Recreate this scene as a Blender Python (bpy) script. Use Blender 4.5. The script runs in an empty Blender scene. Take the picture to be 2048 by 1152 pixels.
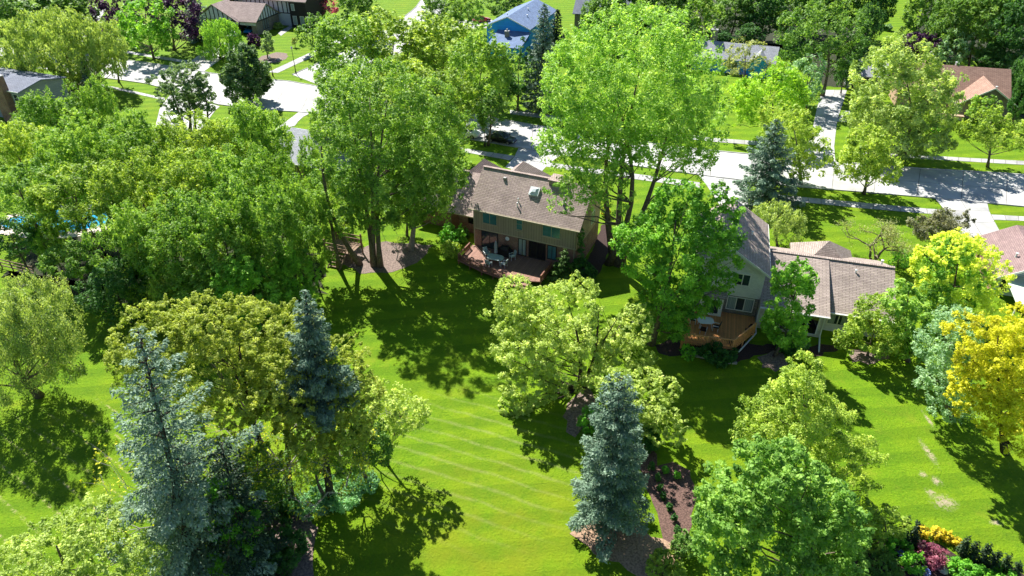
import bpy, math, random
import numpy as np
from mathutils import Vector, Matrix

# ------------------------------------------------------------------ camera, sky, sun, exposure
SC = bpy.context.scene
COL = SC.collection
H = 40.0                      # drone height above the lawns, metres
PITCH = math.radians(34.0)
FOC = 2048 * 24.0 / 36.0      # focal length in photo pixels
R = math.radians

cam_d = bpy.data.cameras.new('camera')
cam_d.lens = 24.0
cam_d.sensor_width = 36.0
cam_d.clip_start = 0.5
cam_d.clip_end = 3000
cam = bpy.data.objects.new('camera', cam_d)
COL.objects.link(cam)
cam.location = (0, 0, H)
cam.rotation_euler = (R(90) - PITCH, 0, 0)
SC.camera = cam

SUN_EL = R(47.5)
SHADOW_AZ = R(27.0)           # shadows run towards the viewer and to the right
sx, sy = math.sin(SHADOW_AZ), -math.cos(SHADOW_AZ)
sun_dir = Vector((-sx * math.cos(SUN_EL), -sy * math.cos(SUN_EL), math.sin(SUN_EL)))  # towards the sun
world = bpy.data.worlds.new('World')
SC.world = world
world.use_nodes = True
wn = world.node_tree
for n in list(wn.nodes):
    wn.nodes.remove(n)
sky = wn.nodes.new('ShaderNodeTexSky')
sky.sky_type = 'NISHITA'
sky.sun_disc = False
sky.sun_elevation = SUN_EL
sky.sun_rotation = math.atan2(sun_dir.x, sun_dir.y)
sky.air_density = 1.0
sky.dust_density = 0.1
sky.ozone_density = 4.0
bg = wn.nodes.new('ShaderNodeBackground')
bg.inputs['Strength'].default_value = 0.06
wo = wn.nodes.new('ShaderNodeOutputWorld')
wn.links.new(sky.outputs[0], bg.inputs[0])
wn.links.new(bg.outputs[0], wo.inputs[0])

sun_d = bpy.data.lights.new('sun', 'SUN')
sun_d.energy = 5.0
sun_d.angle = R(0.53)
sun_d.color = (1.0, 0.955, 0.87)
sun = bpy.data.objects.new('sun', sun_d)
COL.objects.link(sun)
sun.location = (-60, 160, 120)
sun.rotation_euler = sun_dir.to_track_quat('Z', 'Y').to_euler()

SC.view_settings.view_transform = 'Standard'
SC.view_settings.look = 'None'
SC.view_settings.exposure = 1.1
SC.view_settings.gamma = 1.0
SC.view_settings.use_curve_mapping = False
SC.cycles.max_bounces = 6
SC.cycles.diffuse_bounces = 2
SC.cycles.glossy_bounces = 2
SC.cycles.transmission_bounces = 4
SC.cycles.transparent_max_bounces = 4
SC.cycles.use_denoising = True
SC.cycles.use_adaptive_sampling = True
SC.cycles.adaptive_threshold = 0.02

# ------------------------------------------------------------------ survey helpers: photo point -> place on the ground
CP, SP = math.cos(PITCH), math.sin(PITCH)


def ray(u, v):
    x = (u - 1024) / FOC
    y = -(v - 576) / FOC
    return (x, CP + y * SP, -SP + y * CP)


def g(u, v, z=0.0):
    d = ray(u, v)
    t = (z - H) / d[2]
    return (d[0] * t, d[1] * t)


def at(u, v, Y):
    d = ray(u, v)
    t = Y / d[1]
    return (d[0] * t, Y, H + d[2] * t)


def zcam(x, y, z):
    return y * CP - (z - H) * SP


# ------------------------------------------------------------------ materials
def srgb(r, g_, b):
    f = lambda c: (c / 255 / 12.92) if c / 255 <= 0.04045 else ((c / 255 + 0.055) / 1.055) ** 2.4
    return (f(r), f(g_), f(b), 1)


def newmat(name):
    m = bpy.data.materials.new(name)
    m.use_nodes = True
    nt = m.node_tree
    b = nt.nodes['Principled BSDF']
    return m, nt, b


def c4(c):
    return (c[0], c[1], c[2], 1.0)


def plain(name, col, rough=0.7, var=0.12, scale=3.0, metal=0.0, spec=0.3, bump=0.0):
    """colour broken up by two noises, with fine relief"""
    m, nt, b = newmat(name)
    tc = nt.nodes.new('ShaderNodeTexCoord')
    n1 = nt.nodes.new('ShaderNodeTexNoise')
    n1.inputs['Scale'].default_value = scale
    n1.inputs['Detail'].default_value = 6
    nt.links.new(tc.outputs['Object'], n1.inputs['Vector'])
    rp = nt.nodes.new('ShaderNodeValToRGB')
    rp.color_ramp.elements[0].position = 0.3
    rp.color_ramp.elements[1].position = 0.7
    rp.color_ramp.elements[0].color = tuple(x * (1 - var) for x in col[:3]) + (1,)
    rp.color_ramp.elements[1].color = tuple(min(1, x * (1 + var)) for x in col[:3]) + (1,)
    nt.links.new(n1.outputs['Fac'], rp.inputs['Fac'])
    nt.links.new(rp.outputs['Color'], b.inputs['Base Color'])
    b.inputs['Roughness'].default_value = rough
    b.inputs['Metallic'].default_value = metal
    b.inputs['Specular IOR Level'].default_value = spec
    if bump:
        bp = nt.nodes.new('ShaderNodeBump')
        bp.inputs['Strength'].default_value = bump
        bp.inputs['Distance'].default_value = 0.05
        nt.links.new(n1.outputs['Fac'], bp.inputs['Height'])
        nt.links.new(bp.outputs['Normal'], b.inputs['Normal'])
    return m


def brickmat(name, c1, c2, mortar, bw, bh, msize=0.02, rough=0.85, bump=0.35, bias=0.0, patch=0.18):
    """rows of bricks or shingles laid in the metric UV map"""
    m, nt, b = newmat(name)
    uv = nt.nodes.new('ShaderNodeUVMap')
    br = nt.nodes.new('ShaderNodeTexBrick')
    br.inputs['Color1'].default_value = c4(c1)
    br.inputs['Color2'].default_value = c4(c2)
    br.inputs['Mortar'].default_value = c4(mortar)
    br.inputs['Scale'].default_value = 1.0
    br.inputs['Brick Width'].default_value = bw
    br.inputs['Row Height'].default_value = bh
    br.inputs['Mortar Size'].default_value = msize
    br.inputs['Mortar Smooth'].default_value = 0.3
    br.inputs['Bias'].default_value = bias
    nt.links.new(uv.outputs[0], br.inputs['Vector'])
    no = nt.nodes.new('ShaderNodeTexNoise')
    no.inputs['Scale'].default_value = 0.7
    no.inputs['Detail'].default_value = 7
    no.inputs['Roughness'].default_value = 0.65
    nt.links.new(uv.outputs[0], no.inputs['Vector'])
    mr = nt.nodes.new('ShaderNodeMapRange')
    mr.inputs['From Min'].default_value = 0.3
    mr.inputs['From Max'].default_value = 0.7
    mr.inputs['To Min'].default_value = 1 - patch
    mr.inputs['To Max'].default_value = 1 + patch
    nt.links.new(no.outputs['Fac'], mr.inputs['Value'])
    mx = nt.nodes.new('ShaderNodeVectorMath')
    mx.operation = 'SCALE'
    nt.links.new(br.outputs['Color'], mx.inputs[0])
    nt.links.new(mr.outputs[0], mx.inputs['Scale'])
    nt.links.new(mx.outputs[0], b.inputs['Base Color'])
    b.inputs['Roughness'].default_value = rough
    b.inputs['Specular IOR Level'].default_value = 0.2
    bp = nt.nodes.new('ShaderNodeBump')
    bp.inputs['Strength'].default_value = bump
    bp.inputs['Distance'].default_value = 0.03
    bp.invert = True
    nt.links.new(br.outputs['Fac'], bp.inputs['Height'])
    nt.links.new(bp.outputs['Normal'], b.inputs['Normal'])
    return m


def groovemat(name, col, pitch, axis, depth=0.03, rough=0.75, var=0.1):
    """siding or boards: grooves every `pitch` metres across u (0) or v (1)"""
    m, nt, b = newmat(name)
    uv = nt.nodes.new('ShaderNodeUVMap')
    sep = nt.nodes.new('ShaderNodeSeparateXYZ')
    nt.links.new(uv.outputs[0], sep.inputs[0])
    dv = nt.nodes.new('ShaderNodeMath'); dv.operation = 'DIVIDE'
    dv.inputs[1].default_value = pitch
    nt.links.new(sep.outputs[axis], dv.inputs[0])
    fr = nt.nodes.new('ShaderNodeMath'); fr.operation = 'FRACT'
    nt.links.new(dv.outputs[0], fr.inputs[0])
    rp = nt.nodes.new('ShaderNodeValToRGB')
    rp.color_ramp.elements[0].position = 0.0
    rp.color_ramp.elements[0].color = (0.25, 0.25, 0.25, 1)
    rp.color_ramp.elements[1].position = 0.16
    rp.color_ramp.elements[1].color = (1, 1, 1, 1)
    nt.links.new(fr.outputs[0], rp.inputs['Fac'])
    fl = nt.nodes.new('ShaderNodeMath'); fl.operation = 'FLOOR'
    nt.links.new(dv.outputs[0], fl.inputs[0])
    wn_ = nt.nodes.new('ShaderNodeTexWhiteNoise'); wn_.noise_dimensions = '1D'
    nt.links.new(fl.outputs[0], wn_.inputs['W'])
    no = nt.nodes.new('ShaderNodeTexNoise')
    no.inputs['Scale'].default_value = 2.0
    no.inputs['Detail'].default_value = 5
    nt.links.new(uv.outputs[0], no.inputs['Vector'])
    ad = nt.nodes.new('ShaderNodeMath'); ad.operation = 'ADD'
    nt.links.new(wn_.outputs['Value'], ad.inputs[0]); nt.links.new(no.outputs['Fac'], ad.inputs[1])
    mr = nt.nodes.new('ShaderNodeMapRange')
    mr.inputs['From Min'].default_value = 0.3; mr.inputs['From Max'].default_value = 1.6
    mr.inputs['To Min'].default_value = 1 - var; mr.inputs['To Max'].default_value = 1 + var
    nt.links.new(ad.outputs[0], mr.inputs['Value'])
    rgb = nt.nodes.new('ShaderNodeRGB'); rgb.outputs[0].default_value = c4(col)
    s = nt.nodes.new('ShaderNodeVectorMath'); s.operation = 'SCALE'
    nt.links.new(rgb.outputs[0], s.inputs[0]); nt.links.new(mr.outputs[0], s.inputs['Scale'])
    s2 = nt.nodes.new('ShaderNodeVectorMath'); s2.operation = 'MULTIPLY'
    nt.links.new(s.outputs[0], s2.inputs[0]); nt.links.new(rp.outputs['Color'], s2.inputs[1])
    nt.links.new(s2.outputs[0], b.inputs['Base Color'])
    b.inputs['Roughness'].default_value = rough
    b.inputs['Specular IOR Level'].default_value = 0.25
    bp = nt.nodes.new('ShaderNodeBump')
    bp.inputs['Distance'].default_value = depth; bp.inputs['Strength'].default_value = 0.6
    nt.links.new(rp.outputs['Color'], bp.inputs['Height'])
    nt.links.new(bp.outputs['Normal'], b.inputs['Normal'])
    return m


def glassmat(name, col, rough=0.06):
    m, nt, b = newmat(name)
    tc = nt.nodes.new('ShaderNodeTexCoord')
    no = nt.nodes.new('ShaderNodeTexNoise'); no.inputs['Scale'].default_value = 1.3
    nt.links.new(tc.outputs['Object'], no.inputs['Vector'])
    rp = nt.nodes.new('ShaderNodeValToRGB')
    rp.color_ramp.elements[0].color = tuple(x * 0.5 for x in col[:3]) + (1,)
    rp.color_ramp.elements[1].color = tuple(x * 1.6 for x in col[:3]) + (1,)
    nt.links.new(no.outputs['Fac'], rp.inputs['Fac'])
    nt.links.new(rp.outputs['Color'], b.inputs['Base Color'])
    b.inputs['Roughness'].default_value = rough
    b.inputs['Specular IOR Level'].default_value = 0.8
    return m


def leafmat(name, cols, trans=0.35, tcol=None, rough=0.55, spec=0.25):
    """leaf: colour from the leaf's own tint, thin enough for light to come through"""
    m = bpy.data.materials.new(name); m.use_nodes = True
    nt = m.node_tree
    for n in list(nt.nodes):
        nt.nodes.remove(n)
    out = nt.nodes.new('ShaderNodeOutputMaterial')
    at_ = nt.nodes.new('ShaderNodeAttribute'); at_.attribute_name = 'tint'
    rp = nt.nodes.new('ShaderNodeValToRGB')
    els = rp.color_ramp.elements
    els[0].position = 0.05; els[0].color = c4(cols[0])
    els[1].position = 0.95; els[1].color = c4(cols[-1])
    for k, c in enumerate(cols[1:-1]):
        e = els.new(0.05 + 0.9 * (k + 1) / (len(cols) - 1)); e.color = c4(c)
    nt.links.new(at_.outputs['Fac'], rp.inputs['Fac'])
    oi = nt.nodes.new('ShaderNodeObjectInfo')
    mr = nt.nodes.new('ShaderNodeMapRange'); mr.inputs['To Min'].default_value = -0.13; mr.inputs['To Max'].default_value = 0.13
    nt.links.new(oi.outputs['Random'], mr.inputs['Value'])
    ad = nt.nodes.new('ShaderNodeMath'); ad.operation = 'ADD'
    nt.links.new(at_.outputs['Fac'], ad.inputs[0]); nt.links.new(mr.outputs[0], ad.inputs[1])
    nt.links.new(ad.outputs[0], rp.inputs['Fac'])
    pr = nt.nodes.new('ShaderNodeBsdfPrincipled')
    pr.inputs['Roughness'].default_value = rough
    pr.inputs['Specular IOR Level'].default_value = spec
    nt.links.new(rp.outputs['Color'], pr.inputs['Base Color'])
    tr = nt.nodes.new('ShaderNodeBsdfTranslucent')
    mu = nt.nodes.new('ShaderNodeVectorMath'); mu.operation = 'MULTIPLY'
    mu.inputs[1].default_value = tcol or (1.55, 1.5, 0.7)
    nt.links.new(rp.outputs['Color'], mu.inputs[0])
    nt.links.new(mu.outputs[0], tr.inputs['Color'])
    mix = nt.nodes.new('ShaderNodeMixShader'); mix.inputs[0].default_value = trans
    nt.links.new(pr.outputs[0], mix.inputs[1]); nt.links.new(tr.outputs[0], mix.inputs[2])
    nt.links.new(mix.outputs[0], out.inputs[0])
    return m


# ------------------------------------------------------------------ mesh builder
class MB:
    def __init__(self):
        self.v = []
        self.f = []
        self.m = []

    def face(self, pts, mi=0):
        n = len(self.v)
        self.v += [tuple(q) for q in pts]
        self.f.append(tuple(range(n, n + len(pts))))
        self.m.append(mi)

    def poly_prism(self, bottom, top, mi=0):
        """closed solid between two rings of equal length"""
        n = len(self.v); k = len(bottom)
        self.v += [tuple(q) for q in bottom] + [tuple(q) for q in top]
        self.f.append(tuple(range(n + k - 1, n - 1, -1))); self.m.append(mi)
        self.f.append(tuple(range(n + k, n + 2 * k))); self.m.append(mi)
        for i in range(k):
            j = (i + 1) % k
            self.f.append((n + i, n + j, n + k + j, n + k + i)); self.m.append(mi)

    def box(self, x0, x1, y0, y1, z0, z1, mi=0):
        b = [(x0, y0, z0), (x1, y0, z0), (x1, y1, z0), (x0, y1, z0)]
        t = [(x0, y0, z1), (x1, y0, z1), (x1, y1, z1), (x0, y1, z1)]
        self.poly_prism(b, t, mi)

    def prism(self, pts, z0, z1, mi=0):
        a = sum(pts[i][0] * pts[(i + 1) % len(pts)][1] - pts[(i + 1) % len(pts)][0] * pts[i][1] for i in range(len(pts)))
        if a < 0:
            pts = pts[::-1]
        self.poly_prism([(p[0], p[1], z0) for p in pts], [(p[0], p[1], z1) for p in pts], mi)

    def slab(self, pts, th=0.16, mi=0):
        """roof plane: a sloping sheet with thickness"""
        v = [Vector(p) for p in pts]
        nrm = Vector((0, 0, 0))
        for i in range(len(v)):
            nrm += v[i].cross(v[(i + 1) % len(v)])
        if nrm.z < 0:
            v = v[::-1]
        self.poly_prism([(p.x, p.y, p.z - th) for p in v], [tuple(p) for p in v], mi)

    def bar(self, a, b, w, h=None, mi=0):
        """square bar from a to b"""
        h = h or w
        a = Vector(a); b = Vector(b)
        d = (b - a).normalized()
        up = Vector((0, 0, 1)) if abs(d.z) < 0.95 else Vector((1, 0, 0))
        s = d.cross(up).normalized() * w / 2
        t = s.cross(d).normalized() * h / 2
        ring = lambda p: [p - s - t, p + s - t, p + s + t, p - s + t]
        self.poly_prism(ring(a), ring(b), mi)

    def tube(self, path, radii, n=6, mi=0, cap=True):
        base = len(self.v)
        path = [Vector(q) for q in path]
        for i, q in enumerate(path):
            d = (path[min(i + 1, len(path) - 1)] - path[max(i - 1, 0)])
            d = d.normalized() if d.length > 1e-6 else Vector((0, 0, 1))
            up = Vector((0, 0, 1)) if abs(d.z) < 0.9 else Vector((1, 0, 0))
            s = d.cross(up).normalized(); t = s.cross(d)
            r = radii[i] if hasattr(radii, '__len__') else radii
            for k in range(n):
                a = 2 * math.pi * k / n
                self.v.append(tuple(q + s * math.cos(a) * r + t * math.sin(a) * r))
        for i in range(len(path) - 1):
            for k in range(n):
                a = base + i * n + k; b = base + i * n + (k + 1) % n
                self.f.append((a, b, b + n, a + n)); self.m.append(mi)
        if cap:
            self.f.append(tuple(range(base + n - 1, base - 1, -1))); self.m.append(mi)
            e = base + (len(path) - 1) * n
            self.f.append(tuple(range(e, e + n))); self.m.append(mi)

    def lathe(self, prof, n=12, c=(0, 0, 0), mi=0):
        base = len(self.v)
        for r, z in prof:
            for k in range(n):
                a = 2 * math.pi * k / n
                self.v.append((c[0] + math.cos(a) * r, c[1] + math.sin(a) * r, c[2] + z))
        for i in range(len(prof) - 1):
            for k in range(n):
                a = base + i * n + k; b = base + i * n + (k + 1) % n
                self.f.append((a, b, b + n, a + n)); self.m.append(mi)
        self.f.append(tuple(range(base + n - 1, base - 1, -1))); self.m.append(mi)
        e = base + (len(prof) - 1) * n
        self.f.append(tuple(range(e, e + n))); self.m.append(mi)

    def build(self, name, mats, parent=None, smooth=False, uv=True):
        me = bpy.data.meshes.new(name)
        me.from_pydata(self.v, [], self.f)
        if not isinstance(mats, (list, tuple)):
            mats = [mats]
        for m in mats:
            me.materials.append(m)
        me.polygons.foreach_set('material_index', self.m)
        if smooth:
            me.polygons.foreach_set('use_smooth', [True] * len(self.f))
        if uv:
            lay = me.uv_layers.new(name='UVMap')
            for p in me.polygons:
                nz = p.normal
                h = Vector((-nz.y, nz.x, 0))
                if h.length < 1e-4:
                    h = Vector((1, 0, 0))
                h.normalize()
                s = nz.cross(h)
                for li in p.loop_indices:
                    co = me.vertices[me.loops[li].vertex_index].co
                    lay.data[li].uv = (co.dot(h), co.dot(s))
        me.update()
        o = bpy.data.objects.new(name, me)
        COL.objects.link(o)
        if parent is not None:
            o.parent = parent
        return o


def tag(o, label=None, cat=None, group=None, kind=None):
    if label: o['label'] = label
    if cat: o['category'] = cat
    if group: o['group'] = group
    if kind: o['kind'] = kind
    return o


def empty(name, loc, rz=0.0):
    o = bpy.data.objects.new(name, None)
    o.empty_display_size = 0.5
    COL.objects.link(o)
    o.location = loc
    o.rotation_euler = (0, 0, rz)
    return o
# ------------------------------------------------------------------ shared materials
M = {}
M['concrete'] = plain('concrete', (0.48, 0.48, 0.47), 0.85, 0.14, 0.6, bump=0.1)
M['concrete_walk'] = plain('concrete_walk', (0.44, 0.44, 0.435), 0.85, 0.14, 0.8, bump=0.1)
def stain(m, col):
    nt = m.node_tree; b_ = nt.nodes['Principled BSDF']
    old = b_.inputs['Base Color'].links[0].from_socket
    geo = nt.nodes.new('ShaderNodeNewGeometry')
    n2 = nt.nodes.new('ShaderNodeTexNoise'); n2.inputs['Scale'].default_value = 0.22; n2.inputs['Detail'].default_value = 9; n2.inputs['Roughness'].default_value = 0.72
    nt.links.new(geo.outputs['Position'], n2.inputs['Vector'])
    mr = nt.nodes.new('ShaderNodeMapRange'); mr.inputs['From Min'].default_value = 0.48; mr.inputs['From Max'].default_value = 0.68; mr.inputs['To Max'].default_value = 0.75
    nt.links.new(n2.outputs['Fac'], mr.inputs['Value'])
    oi = nt.nodes.new('ShaderNodeObjectInfo')
    m3 = nt.nodes.new('ShaderNodeMapRange'); m3.inputs['To Min'].default_value = 0.82; m3.inputs['To Max'].default_value = 1.08
    nt.links.new(oi.outputs['Random'], m3.inputs['Value'])
    mx = nt.nodes.new('ShaderNodeMix'); mx.data_type = 'RGBA'; mx.inputs[7].default_value = c4(col)
    nt.links.new(mr.outputs[0], mx.inputs[0]); nt.links.new(old, mx.inputs[6])
    sc_ = nt.nodes.new('ShaderNodeVectorMath'); sc_.operation = 'SCALE'
    nt.links.new(mx.outputs[2], sc_.inputs[0]); nt.links.new(m3.outputs[0], sc_.inputs['Scale'])
    nt.links.new(sc_.outputs[0], b_.inputs['Base Color'])


stain(M['concrete'], (0.28, 0.285, 0.29)); stain(M['concrete_walk'], (0.255, 0.26, 0.265))
M['joint'] = plain('joint', (0.16, 0.15, 0.14), 0.9, 0.2, 4)
M['mulch'] = plain('mulch', (0.125, 0.075, 0.062), 0.95, 0.55, 9, bump=0.8)
M['mulch_tan'] = plain('mulch_tan', (0.33, 0.22, 0.15), 0.95, 0.45, 7, bump=0.7)
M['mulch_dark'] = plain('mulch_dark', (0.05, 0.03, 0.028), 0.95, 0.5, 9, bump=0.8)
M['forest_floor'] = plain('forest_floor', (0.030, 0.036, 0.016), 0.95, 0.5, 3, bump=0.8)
M['mulch_grey'] = plain('mulch_grey', (0.20, 0.15, 0.13), 0.95, 0.5, 6, bump=0.8)
M['shingle_brown'] = brickmat('shingle_brown', (0.44, 0.345, 0.315), (0.33, 0.258, 0.237), (0.16, 0.125, 0.115), 0.62, 0.19, 0.022)
M['shingle_blue'] = brickmat('shingle_blue', (0.19, 0.27, 0.44), (0.15, 0.22, 0.37), (0.07, 0.09, 0.14), 0.6, 0.19, 0.02)
M['shingle_taupe'] = brickmat('shingle_taupe', (0.43, 0.355, 0.315), (0.325, 0.265, 0.238), (0.14, 0.115, 0.10), 0.62, 0.19, 0.022)
M['shingle_mauve'] = brickmat('shingle_mauve', (0.305, 0.215, 0.208), (0.247, 0.169, 0.166), (0.130, 0.091, 0.091), 0.5, 0.17, 0.016)
M['shingle_russet'] = brickmat('shingle_russet', (0.405, 0.257, 0.196), (0.317, 0.196, 0.149), (0.162, 0.101, 0.081), 0.6, 0.19, 0.02)
M['shingle_grey'] = brickmat('shingle_grey', (0.425, 0.442, 0.493), (0.323, 0.340, 0.391), (0.153, 0.153, 0.170), 0.6, 0.19, 0.02)
M['shingle_slate'] = brickmat('shingle_slate', (0.221, 0.247, 0.312), (0.169, 0.189, 0.247), (0.078, 0.085, 0.104), 0.6, 0.19, 0.02)
M['brick_red'] = brickmat('brick_red', (0.30, 0.115, 0.075), (0.19, 0.085, 0.06), (0.3, 0.26, 0.22), 0.24, 0.085, 0.014, patch=0.35)
M['brick_tan'] = brickmat('brick_tan', (0.52, 0.33, 0.21), (0.38, 0.235, 0.155), (0.46, 0.40, 0.32), 0.24, 0.085, 0.014, patch=0.3)  # raised tone stands in for light on the middle house side wall
M['brick_grey'] = brickmat('brick_grey', (0.24, 0.20, 0.165), (0.16, 0.135, 0.115), (0.28, 0.26, 0.23), 0.24, 0.085, 0.014, patch=0.3)
M['brick_white'] = brickmat('brick_white', (0.76, 0.76, 0.76), (0.66, 0.66, 0.66), (0.55, 0.55, 0.55), 0.24, 0.085, 0.012, patch=0.12)
M['stone'] = brickmat('stone', (0.34, 0.30, 0.26), (0.2, 0.175, 0.155), (0.16, 0.14, 0.125), 0.42, 0.14, 0.03, patch=0.4)
M['siding_tan'] = groovemat('siding_tan', (0.33, 0.272, 0.205), 0.30, 0)
M['siding_white'] = groovemat('siding_white', (0.62, 0.60, 0.54), 0.15, 1)
M['siding_mint'] = groovemat('siding_mint', (0.62, 0.70, 0.60), 0.2, 1)
M['siding_shade_blue'] = groovemat('siding_shade_blue', (0.035, 0.34, 0.9), 0.2, 1)  # blue skylight on shaded walls is put into this siding colour
M['siding_grey'] = groovemat('siding_grey', (0.30, 0.32, 0.33), 0.18, 1)
M['stucco'] = plain('stucco', (0.56, 0.59, 0.66), 0.9, 0.06, 3, bump=0.2)
M['timber'] = plain('timber', (0.028, 0.024, 0.024), 0.8, 0.25, 5)
M['awning'] = plain('awning', (0.62, 0.72, 0.60), 0.5, 0.05, 2)
M['trim_tan'] = plain('trim_tan', (0.42, 0.36, 0.26), 0.6, 0.08, 4)
M['trim_white'] = plain('trim_white', (0.74, 0.73, 0.70), 0.5, 0.06, 4)
M['glass'] = glassmat('glass', (0.028, 0.045, 0.055))
M['glass_teal'] = glassmat('glass_teal', (0.05, 0.16, 0.19), 0.12)
M['glass_dark'] = glassmat('glass_dark', (0.012, 0.012, 0.014))
M['curtain'] = groovemat('curtain', (0.30, 0.36, 0.36), 0.16, 0)
M['deck_brown'] = groovemat('deck_brown', (0.31, 0.175, 0.135), 0.16, 0, var=0.22)
M['deck_rail'] = plain('deck_rail', (0.20, 0.085, 0.06), 0.75, 0.25, 6)
M['deck_orange'] = groovemat('deck_orange', (0.68, 0.30, 0.11), 0.15, 0, var=0.2)
M['rail_orange'] = plain('rail_orange', (0.70, 0.33, 0.13), 0.7, 0.2, 6)
M['metal_white'] = plain('metal_white', (0.72, 0.74, 0.76), 0.4, 0.04, 4)
M['metal_grey'] = plain('metal_grey', (0.3, 0.3, 0.3), 0.5, 0.1, 4, metal=0.5)
M['metal_black'] = plain('metal_black', (0.02, 0.02, 0.022), 0.5, 0.1, 4)
M['patio_blue'] = plain('patio_blue', (0.33, 0.42, 0.42), 0.55, 0.1, 4)
M['fabric_grey'] = plain('fabric_grey', (0.33, 0.33, 0.36), 0.9, 0.15, 5)
M['cover_black'] = plain('cover_black', (0.018, 0.018, 0.02), 0.6, 0.3, 4)
M['plastic_sky'] = plain('plastic_sky', (0.6, 0.66, 0.7), 0.3, 0.03, 4)
M['wood_weathered'] = plain('wood_weathered', (0.24, 0.165, 0.115), 0.85, 0.3, 6)
M['rock'] = plain('rock', (0.42, 0.38, 0.34), 0.9, 0.3, 3, bump=0.6)
M['bark'] = plain('bark', (0.13, 0.105, 0.082), 0.95, 0.4, 5, bump=0.8)
M['bark_dark'] = plain('bark_dark', (0.055, 0.042, 0.034), 0.95, 0.4, 5, bump=0.8)
M['bark_pale'] = plain('bark_pale', (0.27, 0.245, 0.20), 0.95, 0.35, 4, bump=0.8)
M['deadwood'] = plain('deadwood', (0.36, 0.33, 0.31), 0.95, 0.3, 6)
M['pool_tile'] = plain('pool_tile', (0.08, 0.42, 0.68), 0.5, 0.1, 2)
M['cream'] = plain('cream', (0.6, 0.53, 0.46), 0.8, 0.1, 1)


def watermat():
    m, nt, b = newmat('pool_water')
    b.inputs['Base Color'].default_value = (0.03, 0.36, 0.72, 1)
    b.inputs['Roughness'].default_value = 0.08
    no = nt.nodes.new('ShaderNodeTexNoise'); no.inputs['Scale'].default_value = 3
    bp = nt.nodes.new('ShaderNodeBump'); bp.inputs['Strength'].default_value = 0.15
    nt.links.new(no.outputs['Fac'], bp.inputs['Height']); nt.links.new(bp.outputs['Normal'], b.inputs['Normal'])
    return m


M['water'] = watermat()

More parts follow.
